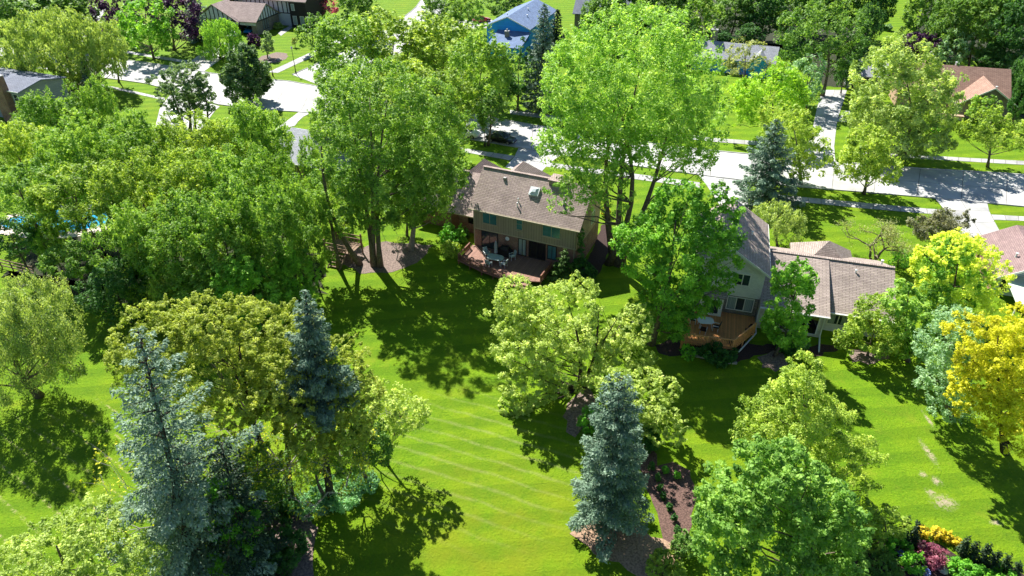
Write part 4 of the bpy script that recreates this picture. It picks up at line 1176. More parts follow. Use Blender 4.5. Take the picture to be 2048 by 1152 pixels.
# ------------------------------------------------------------------ swimming pool, fence, play platform
pl = MB()
c = Vector(g(120, 442)); ring = []
for k in range(36):
    a = 2 * math.pi * k / 36
    ring.append((c.x + 6.6 * math.cos(a) * (1 + 0.12 * math.sin(2 * a)), c.y + 2.9 * math.sin(a) * (1 + 0.15 * math.cos(a))))
outer = [(c.x + (p[0] - c.x) * 1.28, c.y + (p[1] - c.y) * 1.5) for p in ring]
po = empty('swimming_pool', (0, 0, 0)); tag(po, 'bright blue swimming pool glimpsed through the trees on the left', 'pool')
m = MB(); m.prism(outer, 0.002, 0.06); m.build('pool_deck', M['cream'], po)
m = MB(); m.prism([(c.x + (p[0] - c.x) * 1.05, c.y + (p[1] - c.y) * 1.07) for p in ring], 0.062, 0.1); m.build('coping', M['concrete_walk'], po)
m = MB(); m.prism(ring, 0.102, 0.112); m.build('water', M['water'], po)


def rail_fence(a, b, n, label):
    a = Vector(g(*a)); b = Vector(g(*b))
    f = empty('rail_fence', (a.x, a.y, 0)); tag(f, label, 'fence')
    d = b - a
    for k in range(n + 1):
        q = d * k / n
        m = MB(); m.box(q.x - 0.05, q.x + 0.05, q.y - 0.05, q.y + 0.05, 0, 1.25); m.build('post', M['wood_weathered'], f)
    for z in (0.35, 0.75, 1.15):
        m = MB(); m.bar((0, 0, z), (d.x, d.y, z), 0.05, 0.12); m.build('rail', M['wood_weathered'], f)


rail_fence((-60, 520), (72, 552), 6, 'weathered wooden rail fence at the left edge above the willow')

q = g(690, 512)
ps = empty('play_platform', (q[0], q[1], 0), R(-20)); tag(ps, 'weathered wooden play platform with railings half hidden by maple leaves', 'play platform')
for x in (-1.6, 1.6):
    for y in (-1.2, 1.2):
        m = MB(); m.box(x - 0.07, x + 0.07, y - 0.07, y + 0.07, 0, 2.5); m.build('post', M['wood_weathered'], ps)
for k in range(9):
    x = -1.55 + k * 0.36
    m = MB(); m.box(x, x + 0.3, -1.25, 1.25, 1.2, 1.26); m.build('plank', M['wood_weathered'], ps)
for y in (-1.28, 1.28):
    for z in (1.7, 2.15):
        m = MB(); m.bar((-1.7, y, z), (1.7, y, z), 0.06, 0.12); m.build('rail', M['wood_weathered'], ps)
    for k in range(8):
        m = MB(); xx = -1.4 + k * 0.4; m.box(xx, xx + 0.07, y - 0.05, y + 0.05, 1.27, 1.64); m.build('baluster', M['wood_weathered'], ps)
for k in range(4):
    m = MB(); yy = -1.6 - 0.36 * k; m.box(-0.4, 1.0, yy, yy + 0.26, 0.95 - 0.26 * k, 1.0 - 0.26 * k); m.build('step', M['wood_weathered'], ps)
for x in (-0.45, 1.05):
    m = MB(); m.bar((x, -1.3, 1.05), (x, -2.85, 0.02), 0.07, 0.2); m.build('stringer', M['wood_weathered'], ps)


# ------------------------------------------------------------------ cars
def paint(name, col, metal=0.3):
    m, nt, b = newmat(name)
    b.inputs['Base Color'].default_value = c4(col)
    b.inputs['Metallic'].default_value = metal
    b.inputs['Roughness'].default_value = 0.28
    b.inputs['Coat Weight'].default_value = 0.5
    no = nt.nodes.new('ShaderNodeTexNoise'); no.inputs['Scale'].default_value = 40
    bp = nt.nodes.new('ShaderNodeBump'); bp.inputs['Strength'].default_value = 0.02
    nt.links.new(no.outputs['Fac'], bp.inputs['Height']); nt.links.new(bp.outputs['Normal'], b.inputs['Normal'])
    return m


def car(p, yaw, mat, label, suv=False, z=0.034):
    """front towards +x"""
    t = empty('parked_car', (p[0], p[1], z), yaw); tag(t, label, 'car', 'parked cars')
    L, Wd = (4.9, 1.92) if suv else (4.75, 1.82)
    roofz = 1.75 if suv else 1.45
    beltz = 1.02 if suv else 0.92
    # body from lengthwise sections: (x, half width, sill z, top z)
    sec = [(-L / 2, 0.66, 0.45, beltz - 0.25), (-L / 2 + 0.12, 0.82, 0.32, beltz - 0.05), (-L / 2 + 0.7, 0.93, 0.26, beltz), (-0.4, 0.95, 0.24, beltz),
           (0.75, 0.95, 0.24, beltz), (L / 2 - 1.0, 0.93, 0.25, beltz - 0.06), (L / 2 - 0.3, 0.86, 0.28, beltz - 0.2), (L / 2 - 0.02, 0.68, 0.42, beltz - 0.35)]
    m = MB(); rings = []
    for x, w, a, b in sec:
        w *= Wd / 1.9
        rings.append([(x, -w * 0.9, a), (x, -w, a + 0.16), (x, -w, b - 0.2), (x, -w * 0.86, b), (x, w * 0.86, b), (x, w, b - 0.2), (x, w, a + 0.16), (x, w * 0.9, a)])
    for r_ in rings: m.v += r_
    for i in range(len(rings) - 1):
        for k in range(8):
            a = i * 8 + k; b = i * 8 + (k + 1) % 8
            m.f.append((a, b, b + 8, a + 8)); m.m.append(0)
    m.f.append(tuple(range(8))); m.m.append(0)
    e = (len(rings) - 1) * 8
    m.f.append(tuple(range(e + 7, e - 1, -1))); m.m.append(0)
    m.build('body', mat, t, smooth=False)
    x0, x1 = (-L / 2 + 0.2, 1.15) if suv else (-L / 2 + 0.55, 1.05)
    r0, r1 = (-L / 2 + 0.5, 0.2) if suv else (-L / 2 + 1.35, 0.05)
    w0, w1 = Wd / 2 * 0.86, Wd / 2 * 0.68
    gl = MB()
    gl.poly_prism([(x0, -w0, beltz - 0.02), (x1, -w0, beltz - 0.02), (x1, w0, beltz - 0.02), (x0, w0, beltz - 0.02)],
                  [(r0, -w1, roofz - 0.05), (r1, -w1, roofz - 0.05), (r1, w1, roofz - 0.05), (r0, w1, roofz - 0.05)])
    gl.build('windows', M['glass'], t)
    rf_ = MB()
    rf_.poly_prism([(r0 - 0.05, -w1 - 0.03, roofz - 0.048), (r1 + 0.05, -w1 - 0.03, roofz - 0.048), (r1 + 0.05, w1 + 0.03, roofz - 0.048), (r0 - 0.05, w1 + 0.03, roofz - 0.048)],
                   [(r0 + 0.1, -w1 + 0.1, roofz + 0.02), (r1 - 0.15, -w1 + 0.1, roofz + 0.02), (r1 - 0.15, w1 - 0.1, roofz + 0.02), (r0 + 0.1, w1 - 0.1, roofz + 0.02)])
    rf_.build('roof', mat, t)
    pm = MB()
    for s in (-1, 1):
        pm.bar((x1, s * w0, beltz), (r1, s * w1, roofz - 0.04), 0.07); pm.bar((x0, s * w0, beltz), (r0, s * w1, roofz - 0.04), 0.1)
        pm.bar((-0.35, s * (w0 + 0.01), beltz), (-0.4, s * (w1 + 0.01), roofz - 0.04), 0.08)
    pm.build('pillars', mat, t)
    for x in (-L / 2 + 0.95, L / 2 - 0.95):
        for s in (-1, 1):
            w = MB(); w.tube([(x, s * (Wd / 2 - 0.18), 0.33), (x, s * (Wd / 2 + 0.02), 0.33)], 0.33, 16)
            wo_ = w.build('wheel', M['metal_black'], t)
            w = MB(); w.tube([(x, s * (Wd / 2 + 0.0), 0.33), (x, s * (Wd / 2 + 0.035), 0.33)], 0.2, 12); w.build('rim', M['metal_grey'], wo_)
    for s in (-1, 1):
        h = MB(); h.box(L / 2 - 0.22, L / 2 - 0.03, s * 0.62 - 0.14, s * 0.62 + 0.14, beltz - 0.42, beltz - 0.3); h.build('headlight', M['plastic_sky'], t)
        h = MB(); h.box(-L / 2 - 0.01, -L / 2 + 0.12, s * 0.62 - 0.14, s * 0.62 + 0.14, beltz - 0.3, beltz - 0.12); h.build('tail_light', M['brick_red'], t)
        h = MB(); h.box(0.85, 1.05, s * (Wd / 2 + 0.08) - 0.09, s * (Wd / 2 + 0.08) + 0.09, beltz + 0.02, beltz + 0.15); h.build('mirror', mat, t)
    return t


P_white = paint('paint_white', (0.75, 0.76, 0.78), 0.0)
P_black = paint('paint_black', (0.018, 0.02, 0.024), 0.3)
P_red = paint('paint_red', (0.45, 0.02, 0.03), 0.1)
P_blue = paint('paint_blue', (0.02, 0.28, 0.62), 0.2)
sy_ = math.atan2(g(1038, 290)[1] - g(942, 274)[1], g(1038, 290)[0] - g(942, 274)[0])
car(g(1003, 284), sy_, P_black, 'black sedan parked on the street behind the young street tree')
car(g(932, 272), sy_, P_white, 'white sport utility car parked behind the maples on the street', True)
car(g(963, 44), 0.4, P_red, 'red car parked on the pad by the shade blue gabled house')
car(world_of((-58.9, 164.2), -15, (-2.9, 2.0)), R(-15 - 90), P_blue, 'blue car standing in the open timbered garage')
car(g(468, 74), R(-100), P_white, 'white car behind the weeping tree at the timbered garage')
car(g(352, 236), R(-60), P_white, 'white car on the driveway glimpsed through the maples')


# ------------------------------------------------------------------ street lamps and stones
def street_lamp(b, h, label):
    p = g(*b); t = empty('street_lamp', (p[0], p[1], 0)); tag(t, label, 'lamp post', 'street lamps')
    m = MB(); m.tube([(0, 0, 0), (0, 0, h * 0.6), (0, 0, h)], [0.09, 0.06, 0.045], 8); m.build('pole', M['timber'], t)
    m = MB(); m.lathe([(0.14, 0), (0.14, 0.4), (0.09, 0.5)], 8); m.build('base', M['timber'], t)
    m = MB(); m.lathe([(0.05, 0), (0.16, 0.08), (0.2, 0.4), (0.24, 0.42), (0.02, 0.6)], 8, (0, 0, h)); m.build('lantern', M['metal_grey'], t)


street_lamp((592, 147), 4.6, 'thin dark lamp post on the grass strip beside the side street')
street_lamp((546, 152), 3.2, 'short lamp post at the corner of the sidewalk by the egg shaped tree')
street_lamp((970, 293), 2.6, 'low dark lamp post on the grass by the black sedan')


def stone(p, r, label, group, seed, mat=None):
    rn = random.Random(seed)
    m = MB(); n = 8
    prof = [(0.75, 0.0), (1.0, 0.25), (0.9, 0.5), (0.5, 0.72), (0.05, 0.78)]
    m.lathe(prof, n)
    m.v = [(x * r * rn.uniform(0.75, 1.2), y * r * rn.uniform(0.75, 1.2), z * r * rn.uniform(0.8, 1.1)) for x, y, z in m.v]
    o = m.build('boulder', mat or M['rock'])
    o.location = (p[0], p[1], 0.0); o.rotation_euler = (0, 0, rn.uniform(0, 6))
    tag(o, label, 'boulder', group)


stone(g(558, 121), 0.6, 'pale boulder at the right end of the oval mulch bed', 'boulders', 1)
stone(g(540, 126), 0.45, 'blue grey boulder at the front of the oval mulch bed', 'boulders', 2)
stone(g(1883, 1141), 0.35, 'white stone beside the burgundy maple shrub', 'boulders', 3)
stone(g(1850, 1146), 0.3, 'pale stone in front of the fountain grass clump', 'boulders', 4)
stone(g(1272, 645), 0.4, 'pale stone on the lawn edge beside the maple trunk', 'boulders', 5)
stone(g(1852, 500), 0.55, 'pale boulder under the grey brown bush', 'boulders', 6)
stone(g(1791, 1072), 0.22, 'small pale stone left of the first dark cone shrub', 'boulders', 7)
# stone edging of the bed in front of the orange deck
eg = empty('bed_edging', (0, 0, 0)); tag(eg, 'curved stone edging of the bed in front of the orange deck', 'edging')
pts = [Vector(g(*q)) for q in ((1370, 708), (1390, 713), (1410, 717), (1430, 721), (1450, 726), (1470, 727))]
for i, q in enumerate(resample([tuple(p) for p in pts], 16)):
    m = MB(); m.box(-0.16, 0.16, -0.1, 0.1, 0, 0.14); o = m.build('edging_stone', M['rock'], eg); o.location = (q.x, q.y, 0.0); o.rotation_euler = (0, 0, -0.25 + 0.1 * math.sin(i * 2.1))
# ------------------------------------------------------------------ plants
STAT = {'leaves': 0}
SPEC = {}
GAIN = 2.6


def species(key, cols, lf=1.0, asp=0.62, rcf=0.30, flat=0.95, lai=3.0, trans=0.38, bark='bark', hang=0.0, tip=False, rough=0.22, low=-0.8, tcol=None, shoot=1.0):
    cols = [tuple(min(0.9, x * GAIN) for x in c) for c in cols]
    SPEC[key] = dict(mat=leafmat('leaf_' + key, cols, trans, tcol), lf=lf, asp=asp, rcf=rcf, flat=flat, lai=lai, bark=bark, hang=hang, tip=tip, rough=rough, low=low, shoot=shoot)


species('maple', [(.044, .094, .014), (.100, .170, .026), (.186, .254, .048)])
species('maple_yellow', [(.058, .102, .015), (.134, .190, .028), (.236, .282, .054)])
species('maple_deep', [(.040, .106, .012), (.092, .192, .020), (.178, .295, .040)], lf=1.25, lai=4.0)
species('maple_fresh', [(.043, .098, .016), (.096, .174, .030), (.186, .266, .058)], rcf=0.27, lf=1.35, lai=4.2)
species('feather', [(.095, .140, .028), (.185, .235, .058), (.305, .342, .115)], lf=1.0, asp=0.56, rcf=0.2, flat=0.6, lai=3.0, rough=0.24, bark='bark')
species('locust', [(.072, .102, .014), (.142, .174, .028), (.232, .260, .056)], lf=0.97, asp=0.5, rcf=0.165, flat=0.6, lai=2.9, rough=0.32, bark='bark_dark')
species('cottonwood', [(.054, .118, .018), (.122, .206, .036), (.212, .288, .072)], lf=1.08, rcf=0.22, lai=2.7, rough=0.24, bark='bark', trans=0.4)
species('willow', [(.070, .105, .032), (.150, .195, .058), (.265, .310, .115)], lf=1.0, asp=0.42, rcf=0.27, lai=2.7, hang=0.9, rough=0.2)
species('willow_olive', [(.070, .110, .026), (.140, .190, .050), (.235, .280, .095)], lf=1.1, asp=0.42, rcf=0.27, lai=2.7, hang=0.7, rough=0.24)
species('weeping', [(.045, .105, .015), (.095, .185, .024), (.170, .265, .045)], lf=1.0, asp=0.35, rcf=0.25, lai=3.4, hang=1.3)
species('silver', [(.070, .115, .028), (.145, .195, .052), (.265, .312, .115)], asp=0.55, rcf=0.27, lai=3.2, lf=1.2)
species('lime', [(.062, .130, .010), (.135, .225, .018), (.220, .310, .034)], rcf=0.27)
species('gold', [(.135, .135, .008), (.290, .275, .014), (.420, .405, .032)], lf=1.0, asp=0.56, rcf=0.24, flat=0.6, lai=2.7, rough=0.26, bark='bark_dark', tcol=(1.25, 1.35, 0.6))
species('yellowtip', [(.042, .110, .014), (.105, .200, .022), (.290, .325, .045)], rcf=0.24, tip=True, lai=3.4)
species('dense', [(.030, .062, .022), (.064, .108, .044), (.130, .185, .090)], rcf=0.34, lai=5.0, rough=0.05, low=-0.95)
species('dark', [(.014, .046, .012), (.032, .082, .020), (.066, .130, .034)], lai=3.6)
species('wood', [(.028, .070, .013), (.062, .118, .022), (.120, .185, .038)], lai=3.3)
species('greygreen', [(.060, .115, .060), (.115, .185, .100), (.205, .285, .170)], asp=0.55, rcf=0.24)
species('purple', [(.012, .006, .020), (.028, .013, .038), (.065, .030, .062)], lai=4.2, tcol=(1.2, 0.8, 0.9))
species('burgundy', [(.060, .016, .028), (.125, .038, .058), (.215, .085, .110)], lf=0.9, tcol=(1.3, 0.7, 0.8))
species('pink', [(.120, .028, .048), (.230, .065, .095), (.350, .125, .160)], tcol=(1.3, 0.7, 0.8))
species('olive', [(.070, .090, .030), (.140, .160, .060), (.230, .240, .105)], lf=0.8, asp=0.5, lai=1.7, rough=0.3)
species('greybrown', [(.045, .052, .030), (.092, .098, .058), (.160, .160, .105)], lf=0.9, asp=0.5, lai=2.6, rough=0.3)
species('bush_green', [(.030, .105, .012), (.068, .180, .016), (.135, .280, .026)], low=-0.95, rcf=0.34)
species('bush_gold', [(.045, .045, .006), (.160, .135, .010), (.300, .250, .020)], low=-0.95, tip=True, rcf=0.34)
species('bush_dark', [(.012, .040, .010), (.024, .070, .014), (.045, .105, .022)], low=-0.95, lai=4)
species('cedar', [(.008, .022, .010), (.016, .042, .014), (.040, .085, .022)], asp=0.4, low=-0.95, lai=4.5, trans=0.15, rcf=0.32)
species('juniper', [(.050, .120, .055), (.095, .190, .085), (.165, .280, .130)], asp=0.4, low=-0.95, rcf=0.3)
species('pine', [(.045, .080, .035), (.090, .140, .058), (.160, .220, .100)], asp=0.3, lai=4.2, rcf=0.22, flat=0.5, trans=0.3, rough=0.25)
SPEC['spruce'] = dict(mat=leafmat('needle_blue', [(.060, .118, .074), (.152, .252, .166), (.340, .475, .335)], 0.25, (1, 1, 1)), bark='bark_dark')
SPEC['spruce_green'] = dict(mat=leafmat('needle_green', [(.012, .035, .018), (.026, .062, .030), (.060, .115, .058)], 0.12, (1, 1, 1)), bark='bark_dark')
SPEC['cedar_needles'] = dict(mat=leafmat('needle_cedar', [(.010, .026, .012), (.020, .050, .018), (.060, .115, .035)], 0.12, (1, 1, 1)), bark='bark_dark')  # near black: shade on the backlit cone shrubs is in the colour
SPEC['spruce_yellow'] = dict(mat=leafmat('needle_yellow', [(.045, .105, .020), (.095, .180, .035), (.180, .280, .060)], 0.12, (1, 1, 1)), bark='bark_dark')


def unit(a):
    return a / np.maximum(np.linalg.norm(a, axis=-1, keepdims=True), 1e-9)


def leaf_object(name, P, Nrm, L, asp, tint, mat, parent, axis=None, rng=None, smooth=False):
    n = len(P)
    STAT['leaves'] += n
    STAT.setdefault('by', []).append((n, parent.get('label', parent.name)))
    if axis is None:
        axis = rng.normal(size=(n, 3))
    t = unit(axis - Nrm * np.sum(axis * Nrm, axis=1, keepdims=True))
    b = np.cross(Nrm, t)
    L = (L * rng.uniform(0.5, 1.45, size=(n, 1)))
    co = np.empty((n, 4, 3), dtype=np.float32)
    co[:, 0] = P + t * L / 2
    co[:, 1] = P + b * L * asp / 2
    co[:, 2] = P - t * L / 2
    co[:, 3] = P - b * L * asp / 2
    # slight fold along the midrib so that no leaf is a flat card
    fold = Nrm * L * 0.10
    co[:, 1] += fold; co[:, 3] += fold
    me = bpy.data.meshes.new(name)
    me.vertices.add(n * 4)
    me.vertices.foreach_set('co', co.reshape(-1))
    me.loops.add(n * 4)
    me.loops.foreach_set('vertex_index', np.arange(n * 4, dtype=np.int32))
    me.polygons.add(n)
    me.polygons.foreach_set('loop_start', np.arange(0, n * 4, 4, dtype=np.int32))
    at_ = me.attributes.new('tint', 'FLOAT', 'FACE')
    at_.data.foreach_set('value', np.clip(tint, 0, 1).astype(np.float32))
    me.materials.append(mat)
    me.update(calc_edges=True)
    o = bpy.data.objects.new(name, me)
    COL.objects.link(o)
    o.parent = parent
    return o


def crown_leaves(rng, lobes, sp, pxm, lai_mul=1.0):
    """clumps of leaves spread over uneven, overlapping lobes"""
    Ps, Ns, Ts, Ax, Cs = [], [], [], [], []
    L = min(0.55, max(0.15, 2.45 * pxm)) * sp['lf']
    leaf_area = 0.5 * L * L * sp['asp']
    for li, (c, r) in enumerate(lobes):
        c = np.array(c); r = np.array(r)
        Rm = (r[0] * r[1] * r[2]) ** (1 / 3)
        rc = max(sp['rcf'] * Rm ** 0.7, 0.08)
        n = int(min(700, max(14, 2.9 * (Rm / rc) ** 2)))
        n_in = n // 5
        d = unit(rng.normal(size=(n * 3, 3)))
        keep = d[:, 2] > sp['low'] + rng.normal(size=len(d)) * 0.12
        d = d[keep][:n]
        k = rng.normal(size=(7, 3)) * 2.2; ph = rng.uniform(0, 6.28, 7)
        lf = 1 + sp['rough'] * np.sum(np.cos(d @ k.T + ph), axis=1) / 2.6
        rad = lf * (1 - 0.16 * rng.random(len(d)) ** 1.5)
        cl = c + d * r * rad[:, None] * (1 - 0.55 * rc / Rm)
        di = unit(rng.normal(size=(n_in, 3)))
        ci = c + di * r * rng.uniform(0.3, 0.72, size=(n_in, 1))
        cl = np.vstack([cl, ci]); dd = np.vstack([d, di])
        inner = np.arange(len(cl)) >= len(d)
        # drop clumps buried deep in another lobe
        for lj, (c2, r2) in enumerate(lobes):
            if lj == li: continue
            q = np.linalg.norm((cl - np.array(c2)) / np.array(r2), axis=1)
            ok = (q > 0.55) | inner
            cl, dd, inner = cl[ok], dd[ok], inner[ok]
        if len(cl) == 0: continue
        tot = sp['lai'] * lai_mul * math.pi * (r[0] + r[1]) / 2 * max(r[2], (r[0] + r[1]) / 2) / leaf_area
        m = max(6, int(tot / (n + n_in)))
        nc = len(cl)
        size = rng.uniform(0.55, 1.4, size=nc)
        out = np.repeat(dd, m, axis=0)
        v = unit(rng.normal(size=(nc * m, 3)) + out * 0.75 + np.array([0, 0, 0.45]))
        rr = rc * np.repeat(size, m)[:, None] * rng.random((nc * m, 1)) ** 0.38
        off = v * rr; off[:, 2] *= sp['flat']
        shoot = rng.random((nc * m, 1)) ** 2.2 * np.repeat(rng.uniform(0.0, 1.5, size=(nc, 1)), m, axis=0) * rc * sp['shoot']
        off = off * (1 - 0.45 * np.minimum(1, shoot / rc)) + unit(out * 0.8 + np.array([0, 0, 0.7])) * shoot
        P = np.repeat(cl, m, axis=0) + off
        N = unit(v * 0.4 + np.array([0, 0, 0.75]) + rng.normal(size=v.shape) * 0.6)
        A = rng.normal(size=v.shape)
        if sp['hang']:
            h = rng.random(nc * m) ** 1.3 * sp['hang'] * rc * 1.6
            P[:, 2] -= h
            A = A * 0.35 + np.array([0, 0, -1.0]); N = unit(v * [1, 1, 0.5] + rng.normal(size=v.shape) * 0.45)
        ct = np.clip(rng.normal(0.47, 0.26, size=nc), 0.0, 1.0)
        T = np.repeat(ct, m) * 0.72 + rng.random(nc * m) * 0.28
        if sp['tip']:
            outness = np.linalg.norm((P - c) / r, axis=1)
            T = np.clip((outness - 0.72) * 3.0 + (P[:, 2] - c[2]) / r[2] * 0.35, 0, 0.85) + rng.random(nc * m) * 0.25
        ok = P[:, 2] > 0.04
        Ps.append(P[ok]); Ns.append(N[ok]); Ts.append(T[ok]); Ax.append(A[ok]); Cs.append(cl)
    return np.vstack(Ps), np.vstack(Ns), np.concatenate(Ts), np.vstack(Ax), np.vstack(Cs), L


def trunk_object(rng, lobes, clumps, r0, mat, parent, stems=None, limbs=14, name='trunk'):
    mb_ = MB()
    c0 = np.array(lobes[0][0]); rl = np.array(lobes[0][1])
    zb = max(0.1, min(c[2] - r[2] for c, r in lobes))
    stems = stems or [((0, 0), (c0[0], c0[1], c0[2] + rl[2] * 0.45))]
    paths = []
    for (bx, by), top in stems:
        top = np.array(top, float); b = np.array([bx, by, -0.05])
        bow = rng.normal(size=2) * 0.05 * top[2]
        pts = []
        for t in np.linspace(0, 1, 8):
            q = b + (top - b) * t
            q[0] += math.sin(t * 3.1) * bow[0]; q[1] += math.sin(t * 3.1) * bow[1]
            pts.append(q)
        rad = [r0 * (1.35 if i == 0 else 1.0) * (1 - 0.86 * i / 7) for i in range(8)]
        mb_.tube(pts, rad, 8)
        paths.append((np.array(pts), rad))
    if len(clumps):
        idx = rng.choice(len(clumps), size=min(limbs, len(clumps)), replace=False)
        for i in idx:
            q = clumps[i]
            pts, rad = paths[int(np.argmin([np.linalg.norm((p[-1] + p[3])[:2] / 2 - q[:2]) for p, _ in paths]))]
            hd = np.linalg.norm(q[:2] - pts[4][:2])
            zs = min(max(q[2] - 0.85 * hd, zb * 0.8 + 0.2), pts[-1][2] * 0.9, q[2])
            j = int(np.argmin(np.abs(pts[:, 2] - zs)))
            s = pts[j]
            mid = s + (q - s) * 0.5 + np.array([0, 0, -0.06 * hd]) + rng.normal(size=3) * 0.05 * hd
            pp = [s, s * 0.45 + mid * 0.55 + rng.normal(size=3) * 0.02 * hd, mid, mid * 0.45 + q * 0.55 + rng.normal(size=3) * 0.03 * hd, q]
            rb_ = max(0.03, rad[j] * 0.4)
            mb_.tube(pp, [rb_, rb_ * 0.8, rb_ * 0.58, rb_ * 0.36, rb_ * 0.14], 5, cap=False)
    return mb_.build(name, M[mat], parent, smooth=True, uv=False)


def lobe_from_px(u, v, a, b, Y, rmin=0.42):
    c = at(u, v, Y)
    zc = zcam(*c)
    Rw = a * zc / FOC
    bm = b * zc / FOC
    e = math.atan2(H - c[2], Y)
    V2 = bm * bm - (Rw * math.sin(e)) ** 2
    V = math.sqrt(V2) / math.cos(e) if V2 > 0 else 0
    V = max(V, rmin * Rw)
    return c, (Rw, Rw, V)


SEED = [100]


CROWNS = {}


def stand_tree(name, sp, label, u, v, a, b, hc, group, cat='tree', limbs=10):
    """tree of a stand: crown seen at (u, v) with half width a, half height b, its middle hc metres up.
    Trees of a species share a few grown crowns, turned and scaled to their own size."""
    SEED[0] += 1
    rng = np.random.default_rng(SEED[0])
    s = SPEC[sp]
    x, y = g(u, v, hc)
    c, r = lobe_from_px(u, v, a, b, y)
    if c[2] - r[2] < 0.2:
        r = (r[0], r[1], max(0.35 * r[0], c[2] - 0.2))
    pxm = zcam(x, y, hc) / (FOC / 2)
    cls = 0 if pxm < 0.135 else (1 if pxm < 0.2 else 2)
    key = (sp, cls, int(rng.integers(0, 3 if cls < 2 else 2)))
    R0, V0, Z0 = 5.5, 4.2, 8.5
    if key not in CROWNS:
        lst = [((0, 0, Z0 - 0.12 * V0), (R0 * 0.9, R0 * 0.9, V0 * 0.9)), ((0, 0, Z0 - V0 * 0.95), (R0 * 0.72, R0 * 0.72, V0 * 0.75))]
        for k in range(4):
            a_ = rng.uniform(0, 6.28); q = rng.uniform(0.2, 0.55)
            lst.append(((math.cos(a_) * R0 * q, math.sin(a_) * R0 * q, Z0 + V0 * rng.uniform(0.3, 0.75)), (R0 * 0.42, R0 * 0.42, V0 * rng.uniform(0.55, 0.8))))
        t0 = empty('seedling', (0, 0, 0))
        P, N, T, A, C, L = crown_leaves(rng, lst, s, (0.115, 0.165, 0.24)[cls], 1.0)
        cr = leaf_object('crown', P, N, L, s['asp'], T, s['mat'], t0, A, rng)
        tr = trunk_object(rng, lst, C, 0.24, s['bark'], t0, None, limbs, 'trunk')
        CROWNS[key] = (cr.data, tr.data)
        for o in (cr, tr, t0):
            bpy.data.objects.remove(o)
    root = empty(name, (x, y, 0), float(rng.uniform(0, 6.28)))
    tag(root, label, cat, group)
    k = r[0] / R0
    kz = (c[2] + r[2]) / (Z0 + 1.25 * V0)
    for me, nm in zip(CROWNS[key], ('crown', 'trunk') if cat == 'tree' else ('foliage', 'stem')):
        o = bpy.data.objects.new(nm, me); COL.objects.link(o); o.parent = root
        o.scale = (k, k * float(rng.uniform(0.92, 1.08)), kz)
    return root


def tree(name, sp, label, crown=None, base=None, hc=None, lobes=None, group=None, cat='tree', r0=None, stems=None, limbs=14, lai=1.0, bark=None):
    """crown: (u, v, half width, half height) seen in the photo; base: foot of the trunk, or hc: height of the crown's middle"""
    SEED[0] += 1
    rng = np.random.default_rng(SEED[0])
    s = SPEC[sp]
    first = crown if crown else lobes[0]
    if base is None:
        x, y = g(first[0], first[1], hc)
    else:
        x, y = g(*base)
    lst = []
    for q in (lobes or [crown]):
        dy = q[4] if len(q) > 4 else 0.0
        c, r = lobe_from_px(q[0], q[1], q[2], q[3], y + dy)
        if c[2] - r[2] < 0.2:
            r = (r[0], r[1], max(0.35 * r[0], c[2] - 0.2))
        lst.append(((c[0] - x, c[1] - y, c[2]), r))
    root = empty(name, (x, y, 0))
    tag(root, label, cat, group)
    pxm = zcam(x, y, lst[0][0][2]) / (FOC / 2)
    P, N, T, A, C, L = crown_leaves(rng, lst, s, pxm, lai)
    leaf_object('crown' if cat == 'tree' else 'foliage', P, N, L, s['asp'], T, s['mat'], root, A, rng)
    h = max(c[2] + r[2] for c, r in lst)
    trunk_object(rng, lst, C, r0 or (0.05 + 0.017 * h), bark or s['bark'], root, stems, limbs, 'trunk' if cat == 'tree' else 'stem')
    return root


def shrub(name, sp, label, px, group=None, hfrac=1.0, lai=1.0, lobes=None):
    """low plant: px = (u, v of its middle, half width, half height)"""
    SEED[0] += 1
    rng = np.random.default_rng(SEED[0])
    s = SPEC[sp]
    u, v, a, b = px
    # foot found from an assumed dome: centre at half the height
    x, y = g(u, v, 0.5)
    zc = zcam(x, y, 0.5)
    Rw = a * zc / FOC
    Vh = max(0.45 * Rw, b * zc / FOC) * hfrac
    x, y = g(u, v, Vh * 0.85)
    root = empty(name, (x, y, 0)); tag(root, label, 'shrub', group)
    lst = [((0, 0, Vh * 0.85), (Rw, Rw * 0.9, Vh))]
    for k in range(lobes or 3):
        a_ = rng.uniform(0, 6.28)
        lst.append(((math.cos(a_) * Rw * 0.45, math.sin(a_) * Rw * 0.45, Vh * rng.uniform(0.6, 1.0)), (Rw * 0.6, Rw * 0.6, Vh * 0.7)))
    pxm = zc / (FOC / 2)
    P, N, T, A, C, L = crown_leaves(rng, lst, s, pxm, lai)
    leaf_object('foliage', P, N, L, s['asp'], T, s['mat'], root, A, rng)
    trunk_object(rng, lst, C, 0.03 + 0.02 * Vh, s['bark'], root, None, 8, 'stem')
    return root


